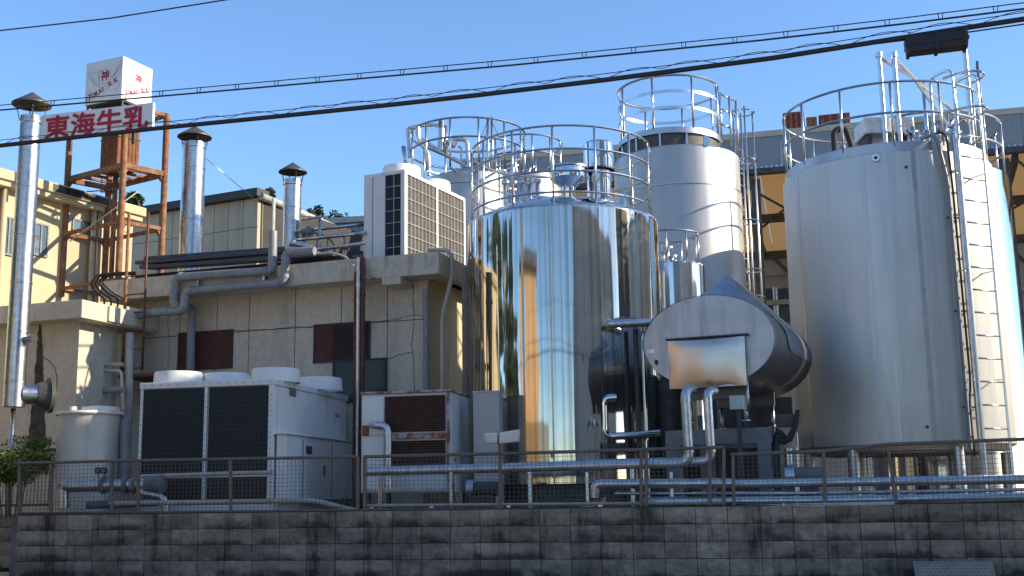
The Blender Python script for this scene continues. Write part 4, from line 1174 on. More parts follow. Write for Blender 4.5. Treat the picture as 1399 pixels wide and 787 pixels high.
t.part('core', MB().hexa([corner - e1 * .04 + e2 * .04 + dz * zd0, corner - e1 * .04 + e2 * wr_ + dz * zd0, corner - e1 * wl_ + e2 * wr_ + dz * zd0, corner - e1 * wl_ + e2 * .04 + dz * zd0],
       [corner - e1 * .04 + e2 * .04 + dz * (zd1 - .02), corner - e1 * .04 + e2 * wr_ + dz * (zd1 - .02), corner - e1 * wl_ + e2 * wr_ + dz * (zd1 - .02), corner - e1 * wl_ + e2 * .04 + dz * (zd1 - .02)]), m_rustdrum)
t.part('hoop', MB().tube([corner - e1 * (wl_ + .01) + dz * (zd1 - .25) , corner + (e1 - e2) * .012 + dz * (zd1 - .25), corner + e2 * (wr_ + .01) + e1 * .01 + dz * (zd1 - .25)], .012, 6), m_blackmetal)
t.done()

def text_mesh(body, size, thick, wide=1.0, bold=0.0):
    cu = bpy.data.curves.new('lettering', 'FONT'); cu.body = body; cu.size = size; cu.extrude = thick; cu.align_x = 'CENTER'; cu.align_y = 'CENTER'; cu.offset = bold; cu.resolution_u = 3
    ob = bpy.data.objects.new('lettering', cu); col.objects.link(ob)
    dg = bpy.context.evaluated_depsgraph_get()
    me = bpy.data.meshes.new_from_object(ob.evaluated_get(dg)); V = [v.co.copy() for v in me.vertices]; Fc = [tuple(p.vertices) for p in me.polygons]
    bpy.data.objects.remove(ob); bpy.data.meshes.remove(me)
    if V:
        x0 = min(v.x for v in V); x1 = max(v.x for v in V); y0 = min(v.y for v in V); y1 = max(v.y for v in V)
        V = [Vector((v.x - (x0 + x1) / 2, v.y - (y0 + y1) / 2, v.z)) for v in V]
        return V, Fc, x1 - x0, y1 - y0
    return V, Fc, 0, 0
# board sign
SG = Fr(*at(132, 165, 20.8).xy, 15.5)
t = Thing('sign_board', 'long white sign board lettered in red on the tower', 'sign', SG)
a = SG.px(57, 156, 0); b = SG.px(208, 175, 0); c_ = SG.px(208, 138, 0); d_ = SG.px(57, 193, 0)
zt1 = (a.z + c_.z) / 2 - .025; zt0 = (b.z + d_.z) / 2 - .025
t.part('panel', MB().box((a.x, 0, zt0), (b.x, .07, zt1)), m_signwhite, bev=.006)
W_ = b.x - a.x; H_ = zt1 - zt0
for i, ch in enumerate('東海牛乳'):
    V, Fc, w_, h_ = text_mesh(ch, 1.0, .003)
    s_ = H_ * .82
    cx = a.x + W_ * (.15 + .234 * i)
    mb = MB()
    for q, (ox, oz) in enumerate(((0, 0), (.014, 0), (-.014, 0), (0, .013), (0, -.013), (.01, .01), (-.01, .01), (.01, -.01), (-.01, -.01))):
        mb.add([(cx + ox + v.x / w_ * s_ * 1.16, -.005 - v.z - q * .0004, (zt0 + zt1) / 2 + oz + v.y / h_ * s_) for v in V], Fc)
    t.part('character', mb, m_signred)
for x in (a.x + .6, b.x - .45): t.part('bracket', MB().box((x - .03, .071, zt0 - .2), (x + .03, .11, zt1 + .0)), m_blackmetal)
t.done()
# cube sign
CB = Fr(*at(167, 105, 20.9).xy, 24.0)
fl = CB.px(117, 110, 0).x; fr2 = CB.px(167, 110, 0).x; ztc = CB.px(167, 76.5, 0).z; zbc = CB.px(167, 134, 0).z; vr = CB.pu(208, 110, fr2).y
t = Thing('cube_sign', 'white cube sign with winged emblem above the sign board', 'sign', CB)
t.part('cube', MB().box((fl, 0, zbc), (fr2, vr, ztc)), m_signwhite, bev=.008)
t.part('neck', MB().box((fl + .15, .15, zbc - .16), (fr2 - .08, vr - .12, zbc)), m_darktrim)
t.part('base_frame', MB().box((fl + .02, .03, zbc - .03), (fr2 - .02, vr - .03, zbc - .002)), m_darktrim)
for x in (fl + .03, fr2 - .03): t.part('post', MB().bar((x, .06, zbc - .55), (x, .06, zbc - .03), .03), m_blackmetal)
def emblem(mapf, wid, hei):
    mbL = MB(); mbR = MB()
    def line(pts, r=.0028):
        P = [mapf(x * wid, y * hei, .003) for x, y in pts]; mbL.tube(P, r, 4)
    circ = [(.53 + .16 * math.cos(k / 20 * 6.2832), .60 + .175 * math.sin(k / 20 * 6.2832)) for k in range(21)]
    line(circ)
    # left wing, right wing, body, tail scrolls
    line([(.42, .32), (.30, .45), (.16, .58), (.08, .72), (.06, .80), (.18, .74), (.30, .70), (.36, .60)])
    for k in range(5): line([(.08 + .03 * k, .70 - .06 * k), (.16 + .03 * k, .66 - .055 * k), (.24 + .025 * k, .60 - .045 * k)], .002)
    line([(.42, .32), (.36, .52), (.37, .66), (.32, .76), (.37, .80), (.41, .74)])
    line([(.68, .55), (.78, .62), (.90, .80), (.95, .92), (.96, .82), (.93, .66), (.84, .52), (.72, .42)])
    for k in range(5): line([(.93 - .035 * k, .80 - .06 * k), (.88 - .035 * k, .72 - .05 * k), (.82 - .03 * k, .66 - .045 * k)], .002)
    line([(.42, .32), (.52, .36), (.62, .40), (.72, .42)])
    line([(.06, .22), (.05, .30), (.09, .35), (.15, .33), (.16, .27), (.10, .25)])
    line([(.06, .22), (.10, .12), (.25, .13), (.45, .22), (.60, .30), (.80, .40), (.88, .44)])
    line([(.88, .44), (.92, .34), (.88, .24), (.82, .22), (.80, .28)])
    def glyph(ch, x, y, rot, s_, nm):
        V, Fc, w_, h_ = text_mesh(ch, 1.0, .002); c2, s2 = math.cos(rot), math.sin(rot); mb = MB()
        for q, (ox, oy) in enumerate(((0, 0), (.004, 0), (-.004, 0), (0, .004), (0, -.004))):
            mb.add([mapf(wid * x + ox + (v.x * c2 - v.y * s2) * s_, hei * y + oy + (v.x * s2 + v.y * c2) * s_, .004 + v.z + q * .0004) for v in V], Fc)
        t.part(nm, mb, m_signred)
    glyph('神', .53, .62, 0, wid * .23, 'character')
    for ch, x, y, rot in (('T', .14, .185, .15), ('O', .235, .20, .25), ('K', .33, .23, .33), ('A', .415, .27, .38), ('I', .485, .31, .4), ('K', .68, .40, .35), ('K', .83, .455, .3)):
        glyph(ch, x, y, rot, wid * .13, 'letter')
    t.part('emblem_lines', mbL, m_emblem)
emblem(lambda x, y, d: Vector((fl + x, -d, zbc + y)), fr2 - fl, ztc - zbc)
emblem(lambda x, y, d: Vector((fr2 + d, x, zbc + y)), vr, ztc - zbc)
t.done()
# ------------------------------------------------------------------ rooftop condenser
RA_F = Fr(*at(553, 290, 20.6).xy, 25.0)
t = Thing('rooftop_condenser', 'tall grey air conditioning condenser on the building roof', 'air conditioner', RA_F)
ul = RA_F.px(497, 290, 0).x; vr = RA_F.pu(636, 300, 0).y; z1 = RA_F.px(553, 231, 0).z; z0 = zet - .0
t.part('casing', MB().box((ul + .02, .03, z0), (-.03, vr - .02, z1 - .02)), m_coilgrey)
t.part('top_frame', MB().box((ul, 0, z1 - .07), (0, vr, z1)), m_white, bev=.01)
t.part('base_frame', MB().box((ul, 0, z0 - .05), (0, vr, z0 + .08)), m_white)
xm = ul * .48
t.part('front_panel', MB().box((ul, -.0, z0 + .081), (xm, .03, z1 - .071)), m_white, bev=.006)
t.part('front_panel_seam', MB().box((ul * .78 - .01, -.004, z0 + .081), (ul * .78 + .01, .0, z1 - .071)), m_shedgrey)
t.part('front_coil', MB().box((xm + .002, .018, z0 + .08), (-.09, .03, z1 - .07)), m_coil)
t.part('corner_post', MB().box((-.09, 0, z0 + .081), (0, .1, z1 - .071)), m_white, bev=.006)
for v_ in (vr * .5, vr - .07): t.part('post', MB().box((-.09, v_, z0 + .081), (0, v_ + .07, z1 - .071)), m_white, bev=.006)
mb = MB()
for k in range(1, 8): z = z0 + .08 + (z1 - z0 - .15) * k / 8; mb.bar((xm, -.0, z), (-.09, -.0, z), .012)
mb.bar((xm * .55, 0, z0 + .08), (xm * .55, 0, z1 - .07), .012); t.part('front_grille', mb, m_creampipe)
for (va, vb) in ((.1, vr * .5), (vr * .5 + .07, vr - .07)):
    mb = MB()
    for k in range(1, 8): z = z0 + .08 + (z1 - z0 - .15) * k / 8; mb.bar((-.004, va, z), (-.004, vb, z), .009)
    for k in range(1, 8): y = va + (vb - va) * k / 8; mb.bar((-.004, y, z0 + .08), (-.004, y, z1 - .07), .009)
    t.part('side_grille', mb, m_creampipe)
for v_ in (vr * .26, vr * .76):
    h = t.part('fan_cowl', MB().lathe([(.37, z1 - .005), (.36, z1 + .21), (.345, z1 + .24), (.32, z1 + .24), (.32, z1 - .0)], (ul * .5, v_, 0), 40), m_white)
    t.part('fan_guard', MB().ring((ul * .5, v_, z1 + .13), .2, .01, 24).ring((ul * .5, v_, z1 + .13), .1, .01, 16).bar((ul * .5 - .29, v_, z1 + .13), (ul * .5 + .29, v_, z1 + .13), .012), m_blackmetal, h)
t.done()

# roof clutter: rails, valve, blue motor
t = Thing('roof_pipe', 'galvanised pipe rack with a small blue valve on the roof', 'pipe rack', LB, 'pipes on the roof')
for (y0, y1, vv) in ((345, 332, .8), (328, 318, 1.2), (316, 306, 1.6)):
    t.part('pipe', MB().tube([LB.px(405, y0, vv), LB.px(500, y1, vv)], .035, 8), m_galv)
for x in (414, 437, 470): 
    p = LB.px(x, 300, 1.4); t.part('upright', MB().cyl((p.x, 1.4, zet - .03), (p.x, 1.4, p.z + (.05 if x == 437 else -.3)), .03, n=8), m_galv)
t.part('crosspiece', MB().tube([LB.px(412, 300, 1.4), LB.px(438, 296, 1.4)], .025, 8), m_galv)
p = LB.px(421, 317, 1.35); t.part('valve', MB().cyl((p.x - .1, 1.35, p.z), (p.x + .1, 1.35, p.z), .07, n=14).cyl((p.x, 1.35, p.z - .1), (p.x, 1.35, p.z + .1), .05, n=10), m_iron)
t.done()
one('roof_pipe', 'silver elbow pipe on the roof beside the short flue', 'pipe', MB().pipe([LB.px(392, 345, .1), LB.px(396, 331, .1), LB.px(425, 338, .1)], .05, .08, 12, .1), m_pipeclad, LB, 'pipes on the roof')
one('roof_pipe', 'rust red stub pipe on the roof by the condenser', 'pipe', MB().pipe([LB.px(465, 350, -.2), LB.px(466, 338, -.2), LB.px(477, 340, -.2)], .03, .06, 10), m_redpipe, LB, 'pipes on the roof')

# ------------------------------------------------------------------ big chiller in the yard
CF = Fr(*at(374, 600, 16.35).xy, 11.0)
t = Thing('chiller', 'big white air cooled chiller with two dark coil panels', 'chiller', CF)
ul = CF.px(190, 600, 0).x; vr = CF.pu(474, 560, 0).y; z1 = CF.px(374, 517, 0).z
t.part('casing', MB().box((ul + .01, .03, ZG + .12), (-.01, vr, z1 - .02)), m_white)
t.part('top_edge', MB().box((ul - .02, -.015, z1 - .09), (.015, vr + .02, z1)), m_white, bev=.01)
t.part('base_rail', MB().box((ul, 0, ZG), (0, vr, ZG + .118)), m_white)
xs = [ul, CF.px(280, 600, 0).x, -.085]
zc1 = z1 - .1; zc0 = CF.px(280, 646, 0).z
for i in range(2):
    a, b = xs[i] + .045, xs[i + 1] - (.025 if i == 0 else 0)
    c_ = t.part('coil_panel', MB().box((a, .0, zc0), (b, .028, zc1)), m_coil)
    mb = MB(); nx = 14; nz = int((zc1 - zc0) / ((b - a) / nx))
    for k in range(1, nx): x = a + (b - a) * k / nx; mb.bar((x, -.004, zc0), (x, -.004, zc1), .005)
    for k in range(1, nz): z = zc0 + (zc1 - zc0) * k / nz; mb.bar((a, -.004, z), (b, -.004, z), .005)
    t.part('guard_grid', mb, m_grid, c_, kind='stuff')
    t.part('lower_opening', MB().box((a, .0, ZG + .125), (b, .028, zc0 - .07)), m_black)
t.part('mid_rail', MB().box((ul, -.012, zc0 - .065), (-.085, .028, zc0 - .005)), m_white)
for x in (ul, xs[1] - .022, -.085): t.part('corner_post', MB().box((x, -.014, ZG + .12), (x + (.085 if x > -.2 else .042), .029, z1 - .091)), m_white, bev=.004)
mb = MB()
for k in range(16):
    x = ul + (k + .5) * -ul / 16; mb.cyl((x, -.022, z1 - .045), (x, -.014, z1 - .045), .008, n=6)
for k in range(20):
    z = ZG + .2 + k * (z1 - ZG - .35) / 20
    for x in (ul + .02, xs[1] - .001, -.045): mb.cyl((x, -.021, z), (x, -.0135, z), .007, n=6)
t.part('screws', mb, m_blackmetal, kind='stuff')
# end panels
for (va, vb) in ((.14, vr * .48), (vr * .49, vr - .08)):
    t.part('end_panel', MB().box((-.008, va, CF.pu(420, 598, 0).z), (.008, vb, z1 - .11)), m_white, bev=.004)
for (x, y) in ((400, 536), (461, 538)):
    p = CF.pu(x, y, .01); t.part('label_plate', MB().box((.008, p.y - .13, p.z - .06), (.013, p.y + .13, p.z + .06)), m_iron)
p = CF.pu(461, 568, .01); t.part('maker_plate', MB().box((.008, p.y - .1, p.z - .03), (.012, p.y + .1, p.z + .03)), m_shedgrey)
for (x, v_) in ((244, .5), (309, .95), (377, .55), (437, 2.0)):
    p = CF.px(x, 510, v_)
    h = t.part('fan_cowl', MB().lathe([(.36, z1 - .01), (.35, z1 + .16), (.34, z1 + .19), (.31, z1 + .19), (.31, z1)], (p.x, min(v_, vr - .4), 0), 44), m_white)
    t.part('fan_guard', MB().ring((p.x, min(v_, vr - .4), z1 + .13), .2, .008, 20).bar((p.x - .31, min(v_, vr - .4), z1 + .13), (p.x + .31, min(v_, vr - .4), z1 + .13), .012), m_blackmetal, h)
# control cabinet on the end
zb_ = CF.pu(440, 600, .1).z
cab = t.part('control_cabinet', MB().box((.02, .05, ZG + .16), (.16, vr + .1, zb_)), m_white, bev=.008)
t.part('cabinet_roof', MB().box((.0, .0, zb_ + .002), (.2, vr + .16, zb_ + .03)), m_white, cab)
for v_ in (.7, vr * .62): t.part('door_seam', MB().box((.16, v_, ZG + .2), (.163, v_ + .02, zb_ - .05)), m_facjoint, cab)
p = CF.pu(422, 615, .16); t.part('vent', MB().box((.16, p.y - .12, p.z - .06), (.165, p.y + .12, p.z + .06)), m_blackmetal, cab)
p = CF.pu(442, 643, .16); t.part('handle', MB().box((.16, p.y - .02, p.z - .08), (.185, p.y + .02, p.z + .08)), m_blackmetal, cab)
t.done()

# ------------------------------------------------------------------ rusty louvred cabinet
RF_ = Fr(*at(616, 590, 16.55).xy, 11.0)
t = Thing('louvred_cabinet', 'rust streaked white cabinet with brown louvres', 'cabinet', RF_)
ul = RF_.px(493, 590, 0).x; vr = RF_.pu(642, 590, 0).y; z1 = RF_.px(560, 535, 0).z
ZC = ZG + .25
t.part('case', MB().box((ul, .02, ZC), (0, vr, z1 - .02)), m_whiterust, bev=.006)
t.part('top', MB().box((ul - .02, -.02, z1 - .018), (.02, vr + .02, z1 + .015)), m_heavyrust, bev=.006)
t.part('rusty_strip', MB().box((RF_.px(526, 560, 0).x - .01, .0, RF_.px(560, 600, 0).z), (-.015, .018, RF_.px(560, 592, 0).z)), m_heavyrust)
x0 = RF_.px(526, 560, 0).x; x1 = RF_.px(608, 560, 0).x
for (ya, yb) in ((541, 590), (602, 645)):
    za = RF_.px(560, ya, 0).z; zb2 = RF_.px(560, yb, 0).z
    h = t.part('louvre_frame', MB().box((x0, .0, zb2), (x1, .021, za)), m_louvre)
    n = int((za - zb2) / .032)
    for k in range(n):
        z = zb2 + (k + .5) * (za - zb2) / n
        t.part('slat', MB().bar((x0, -.006, z), (x1, -.006, z), .03, .008, up=(0, .7, .7)), m_louvre, h)
t.part('front_panel', MB().box((ul + .02, .006, RF_.px(510, 594, 0).z), (x0 - .02, .021, z1 - .05)), m_white, bev=.004)
t.part('front_panel', MB().box((ul + .02, .006, ZC + .03), (x0 - .02, .021, RF_.px(510, 597, 0).z)), m_white, bev=.004)
t.part('corner_strip', MB().box((x1 + .02, .004, ZC + .02), (-.02, .017, z1 - .03)), m_heavyrust)
p = RF_.px(499, 588, 0); t.part('rust_patch', MB().box((p.x - .05, .002, p.z - .08), (p.x + .06, .0058, p.z + .07)), m_rust)
for x in (ul + .05, -.1):
    for y in (.08, vr - .1): t.part('leg', MB().box((x, y, ZG), (x + .06, y + .06, ZC)), m_blackmetal)
t.done()
t = Thing('grey_panel_box', 'plain grey steel box against the mirror tank', 'box', RF_)
a = RF_.px(646, 536, .45); b = RF_.px(682, 536, .45)
t.part('case', MB().box((a.x, .45, ZG), (b.x, .7, a.z)), m_cabgrey, bev=.006)
t.part('top', MB().box((a.x - .01, .44, a.z), (b.x + .01, .71, a.z + .015)), m_whiterust); t.done()
# elbow pipe in front of the cabinet
one('clad_pipe', 'bright elbow pipe dropping in front of the louvred cabinet', 'pipe', MB().pipe([RF_.px(509, 580, -.02), RF_.px(509, 581, -.2), RF_.px(530, 582, -.22), RF_.px(530, 668, -.22)], .055, .1, 14, .08), m_pipeclad, RF_)

# ------------------------------------------------------------------ cream buffer tank and its pipework
cT, RT, dT = place(76, 166, 600, 17.2)
t = Thing('buffer_tank', 'cream plastic buffer tank with flat lid beside the chiller', 'tank')
z1 = atd(120, 563, dT - RT).z
t.part('shell', MB().lathe([(RT - .01, ZG), (RT - .01, z1 - .02)], (cT.x, cT.y, 0), 48), m_poly)
lid = t.part('lid', MB().lathe([(RT + .02, z1 - .02), (RT + .03, z1), (RT + .02, z1 + .03), (.01, z1 + .035)], (cT.x, cT.y, 0), 48), m_white)
p = at(138, 556, cT.y - .1); t.part('inspection_hatch', MB().lathe([(.27, z1 + .03), (.27, z1 + .09), (.0, z1 + .12)], (p.x, p.y, 0), 32), m_white, lid)
p = at(100, 560, cT.y - .2); t.part('vent_stub', MB().cyl((p.x, p.y, z1), (p.x, p.y, z1 + .1), .05, n=12), m_white, lid)
t.done()
def wp(label, pts, r, mat, v, name='yard_pipe', group=None, collar=.08, bend=None, stand=()):
    P = [WF.px(x, y, (vv[0] if vv else v)) for x, y, *vv in pts]
    t = Thing(name, label, 'pipe', WF, group)
    t.part('run', MB().pipe(P, r, bend or r * 2.2, 14, collar), mat)
    mbb = 0
    for a_, b_ in zip(P[:-1], P[1:]):
        L_ = (b_ - a_).length
        if L_ > 1.2 and r > .03:
            for q in range(int(L_ / .9)):
                c0_ = a_.lerp(b_, (q + .6) / int(L_ / .9 + .5)); d_ = (b_ - a_).normalized()
                t.part('jacket_band', MB().cyl(c0_ - d_ * .012, c0_ + d_ * .012, r * 1.05, n=14), m_galv)
    for x in stand:
        u = WF.px(x, 680, v).x; zz = min(P[0].z, P[-1].z)
        for a_, b_ in zip(P[:-1], P[1:]):
            if min(a_.x, b_.x) <= u <= max(a_.x, b_.x): zz = min(a_.z, b_.z)
        t.part('stand', MB().box((u - .025, v - .02, zt - .02), (u + .025, v + .02, max(zz, zt + .01))), m_galv)
    t.done()
wp('pale pipe down the front of the buffer tank', [(108, 574, 2.0), (100, 574, 1.75), (99, 668, 1.75)], .035, m_creampipe, 1.75)
wp('fat grey vertical duct beside the buffer tank', [(155, 575, 1.9), (172, 574, 1.6), (171, 668, 1.6)], .085, m_greypipe, 1.6)
t = Thing('pump_manifold', 'grey pipe manifold with two pressure gauges behind the fence', 'manifold', WF)
t.part('header', MB().cyl(WF.px(100, 664, .7), WF.px(205, 662, .7), .085, n=18), m_galv)
t.part('elbow', MB().pipe([WF.px(100, 664, .7), WF.px(86, 664, .7), WF.px(86, 694, .7)], .085, .13, 18, .06), m_galv)
for x in (140, 171, 183): t.part('flange', MB().cyl(WF.px(x, 663, .7), WF.px(x + 4, 663, .7), .12, n=20), m_iron)
t.part('end_flange', MB().cyl(WF.px(200, 662, .7), WF.px(222, 661, .7), .1, .125, n=20), m_iron)
for x in (135, 143):
    p = WF.px(x, 643, .6); g = t.part('gauge', MB().cyl((p.x, .56, p.z), (p.x, .6, p.z), .048, n=20), m_black)
    t.part('gauge_face', MB().cyl((p.x, .555, p.z), (p.x, .5595, p.z), .03, n=18), m_iron, g)
    t.part('gauge_stem', MB().cyl((p.x, .6, p.z - .12), (p.x, .6, p.z), .01, n=6), m_iron, g)
t.part('drop', MB().pipe([WF.px(190, 680, .65), WF.px(190, 672, .65), WF.px(226, 680, .65), WF.px(226, 702, .65)], .05, .1, 12, .1), m_galv)
t.part('rear_run', MB().cyl(WF.px(120, 690, .9), WF.px(215, 686, .9), .06, n=12), m_iron)
t.done()
# runs along the fence
LG = 'pipes running behind the fence'
wp('cream pipe low in front of the chiller dipping at its end', [(150, 688), (400, 684), (432, 684), (470, 694), (496, 700)], .032, m_creampipe, .3, bend=.3, collar=.0, group=LG)
wp('pale upper pipe across the chiller base', [(195, 651), (372, 645)], .03, m_creampipe, .75, collar=0, group=LG)
wp('silver insulated pipe passing the louvred cabinet and rising under the oval tank', [(500, 644), (700, 639), (942, 632), (936, 534), (946, 532, .8)], .062, m_pipeclad, .55, group=LG, stand=(520, 618, 725, 865))
wp('silver pipe rising under the oval tank beside the green box', [(800, 634), (972, 630), (966, 536), (976, 534, .85)], .058, m_pipeclad, .66, group=LG)
wp('silver pipe with elbow low behind the middle fence', [(812, 680), (813, 661), (1000, 660)], .06, m_pipeclad, .42, group=LG)
wp('long silver pipe passing below the satin tank', [(1000, 661), (1399, 655), (1650, 652)], .055, m_pipeclad, .6, group=LG, stand=(1090, 1310))
wp('lower silver pipe passing below the satin tank', [(880, 685), (1100, 684), (1399, 679), (1650, 676)], .055, m_pipeclad, .42, group=LG)
wp('thin grey pipe between two silver pipes', [(840, 674), (1100, 674), (1399, 669), (1650, 666)], .022, m_galv, .5, group=LG, collar=0)
wp('cream pipe lying along the wall top by the bent fence', [(1000, 694.5), (1080, 692), (1222, 689)], .034, m_creampipe, .06, group=LG, collar=.25)
wp('thin pale conduit along the wall top before the mirror tank', [(500, 691), (760, 689), (990, 687)], .022, m_creampipe, .16, group=LG, collar=0, stand=(508, 590, 695, 820))
wp('dull beam pipe under the louvred cabinet', [(497, 671), (610, 670)], .035, m_creampipe, 1.2, group=LG, collar=0)
# slotted steel uprights
for x, lab in ((617, 'slotted steel upright in front of the louvred cabinet'), (725, 'slotted steel upright in front of the mirror tank'), (803, 'slotted steel upright beside the elbowed low silver pipe'), (919, 'slotted steel upright beside the oval tank riser pipes')):
    u = WF.px(x, 690, .48).x
    one('slotted_upright', lab, 'post', MB().box((u - .02, .46, ZG), (u + .02, .49, WF.px(x, 645, .48).z)), m_galv, WF, 'slotted uprights under the silver pipe')
# clutter under the tanks: pumps, motors, hoses
t = Thing('pump', 'dark pump and motor under the louvred cabinet', 'pump', WF)
p = WF.px(655, 668, 1.3); t.part('motor', MB().cyl((p.x - .05, 1.3, p.z), (p.x + .25, 1.3, p.z), .1, n=18), m_blackmetal)
t.part('volute', MB().cyl((p.x - .16, 1.3, p.z), (p.x - .06, 1.3, p.z), .13, n=18), m_galv)
t.part('foot', MB().box((p.x - .1, 1.2, ZG), (p.x + .2, 1.4, p.z - .08)), m_blackmetal); t.done()
t = Thing('hose_bundle', 'dark green hoses hanging between the oval tank and satin tank', 'hoses', WF)
for k in range(3):
    P = [WF.px(x, y, 1.4 + .05 * k) for x, y in ((1090, 560 + 6 * k), (1086, 585), (1072 + 3 * k, 606), (1062, 600 - 8 * k), (1056, 640))]
    t.part('hose', MB().pipe(P, .03, .15, 8), m_black)
t.done()
t = Thing('switch_cabinet', 'cream switch cabinet beside the satin tank foot', 'cabinet', WF)
a = WF.px(1063, 583, 1.6); b = WF.px(1090, 640, 1.6)
t.part('case', MB().box((a.x, 1.6, ZG), (b.x, 1.85, a.z)), m_creampipe, bev=.006)
t.part('hood', MB().box((a.x - .02, 1.55, a.z), (b.x + .02, 1.86, a.z + .16)), m_blackmetal); t.done()
t = Thing('pump', 'steel pump with flanges behind the bent fence', 'pump', WF)
p = WF.px(1085, 650, 1.5); t.part('motor', MB().cyl((p.x, 1.5, p.z), (p.x + .35, 1.5, p.z), .11, n=18), m_iron)
t.part('volute', MB().cyl((p.x - .12, 1.5, p.z), (p.x - .002, 1.5, p.z), .15, n=18), m_galv)
t.part('outlet', MB().cyl((p.x - .06, 1.5, p.z), (p.x - .06, 1.5, p.z + .35), .05, n=12), m_galv)
t.part('foot', MB().box((p.x - .1, 1.4, ZG), (p.x + .3, 1.6, p.z - .08)), m_blackmetal); t.done()
t = Thing('pipe_column', 'dark polished vertical vessel behind the oval tank frame', 'vessel')
p = at(912, 560, 17.9); t.part('shell', MB().lathe([(.2, ZG), (.2, 2.6), (.12, 2.75), (.01, 2.8)], (p.x + .05, p.y, 0), 32), m_blackmetal)
t.part('band', MB().ring((p.x + .05, p.y, 1.6), .2, .02, 32), m_rail); t.done()

t = Thing('dark_filler', 'dark filler blocks added to darken the gap behind the oval tank', 'machine')  # added dark blocks that hide the sunlit shed wall behind
t.part('housing', MB().box((1.2, 21.6, ZG), (5.2, 22.4, 2.7)), m_blackmetal, bev=.03)
t.part('low_filler', MB().box((2.75, 18.6, ZG), (3.9, 19.6, 1.9)), m_blackmetal, bev=.05)
for i in range(7): t.part('riser', MB().cyl((1.9 + i * .35, 20.6, ZG), (1.9 + i * .35, 20.6, 2.0 + .3 * (i % 3)), .05, n=10), m_iron)
t.done()

# ------------------------------------------------------------------ flood lamp on the fence
t = Thing('flood_lamp', 'white twin flood lamp on a fence post before the mirror tank', 'lamp', WF)
a = WF.px(661, 592, .12); b = WF.px(711, 606, .12); m_ = WF.px(683, 599, .12)
mb = MB().hexa([(a.x + .03, .05, b.z), (m_.x - .01, .02, b.z), (m_.x - .01, .16, b.z), (a.x + .03, .16, b.z + .01)], [(a.x, .05, a.z), (m_.x - .01, .02, a.z), (m_.x - .01, .16, a.z), (a.x, .16, a.z)])
t.part('housing', mb, m_lamp, bev=.03)
mb = MB().hexa([(m_.x + .01, .02, b.z), (b.x - .02, .03, b.z + .02), (b.x - .02, .16, b.z + .02), (m_.x + .01, .16, b.z)], [(m_.x + .01, .02, a.z + .0), (b.x, .03, a.z + .035), (b.x, .16, a.z + .035), (m_.x + .01, .16, a.z)])
t.part('housing', mb, m_lamp, bev=.012)
t.part('stem', MB().bar((m_.x, .09, WF.px(683, 622, .09).z), (m_.x, .09, a.z - .02), .03), m_brownrail); t.done()

# ------------------------------------------------------------------ cables over the lane
WR = Fr(0, 9.6, 14.0)
def wire(label, pts, r, name='overhead_cable', extra=None, left=9):
    t = Thing(name, label, 'cable', WR, 'overhead cables across the sky')
    P = [WR.px(x, y, 0) for x, y in pts]
    d0 = (P[0] - P[1]).normalized(); d1 = (P[-1] - P[-2]).normalized()
    P = [P[0] + d0 * left] + P + [P[-1] + d1 * 9]
    t.part('strand', MB().tube(P, r, 6), m_cable)
    if extra: extra(t, P)
    t.done()
def helix(t, P):
    mb = MB(); pts = []
    for p, q in zip(P[1:-1], P[2:]):
        n = int((q - p).length / .05)
        for k in range(n):
            c_ = p.lerp(q, k / n); ph = (len(pts)) * .32
            pts.append(c_ + Vector((0, math.cos(ph) * .03, .018 + abs(math.sin(ph)) * .05)))
    mb.tube(pts, .003, 4); t.part('lashing_wire', mb, m_cable)
    t.part('messenger', MB().tube([p + Vector((0, 0, .055)) for p in P], .004, 5), m_cable)
wire('thick black cable lashed to a thin wire', [(0, 199), (208, 176), (350, 162), (540, 142.5), (652, 130), (820, 110), (1058, 79), (1211, 55), (1339, 35), (1399, 26)], .021, extra=helix)
def clips(t, P):
    t.part('upper_strand', MB().tube([p + Vector((0, 0, .05)) for p in P], .005, 5), m_cable)
    mb = MB()
    for p, q in zip(P[1:-1], P[2:]):
        n = max(1, int((q - p).length / .38))
        for k in range(n): c_ = p.lerp(q, (k + .5) / n); mb.bar(c_ + Vector((-.012, 0, 0)), c_ + Vector((-.02, 0, .055)), .006).bar(c_ + Vector((.012, 0, 0)), c_ + Vector((.02, 0, .055)), .006)
    t.part('spacers', mb, m_cable, kind='stuff')
wire('twin thin cables joined by small spacers', [(0, 150.5), (350, 120), (700, 89), (1040, 55), (1248, 31), (1399, 12)], .008, extra=clips)
wire('single thin cable high in the sky', [(-20, 44), (150, 25), (320, -2)], .007)
wire('thin wire leaving the splice box', [(1140, 67), (1235, 55), (1330, 43), (1399, 33)], .006, left=.05)
t = Thing('splice_box', 'black cable splice box hanging from the thick cable', 'splice box', WR)
a = WR.px(1234, 54, 0); b = WR.px(1322, 42, 0); c_ = WR.px(1322, 66, 0); d_ = WR.px(1239, 76, 0)
def P3(p, y): return (p.x, y, p.z)
t.part('case', MB().hexa([P3(d_, -.07), P3(c_, -.07), P3(c_, .07), P3(d_, .07)], [P3(a, -.07), P3(b, -.07), P3(b, .07), P3(a, .07)]), m_cable, bev=.025)
t.part('seam', MB().hexa([(d_.x - .01, -.075, (a.z + d_.z) / 2 - .01), (c_.x + .01, -.075, (b.z + c_.z) / 2 - .01), (c_.x + .01, .075, (b.z + c_.z) / 2 - .01), (d_.x - .01, .075, (a.z + d_.z) / 2 - .01)],
       [(d_.x - .01, -.075, (a.z + d_.z) / 2 + .01), (c_.x + .01, -.075, (b.z + c_.z) / 2 + .01), (c_.x + .01, .075, (b.z + c_.z) / 2 + .01), (d_.x - .01, .075, (a.z + d_.z) / 2 + .01)]), m_black)
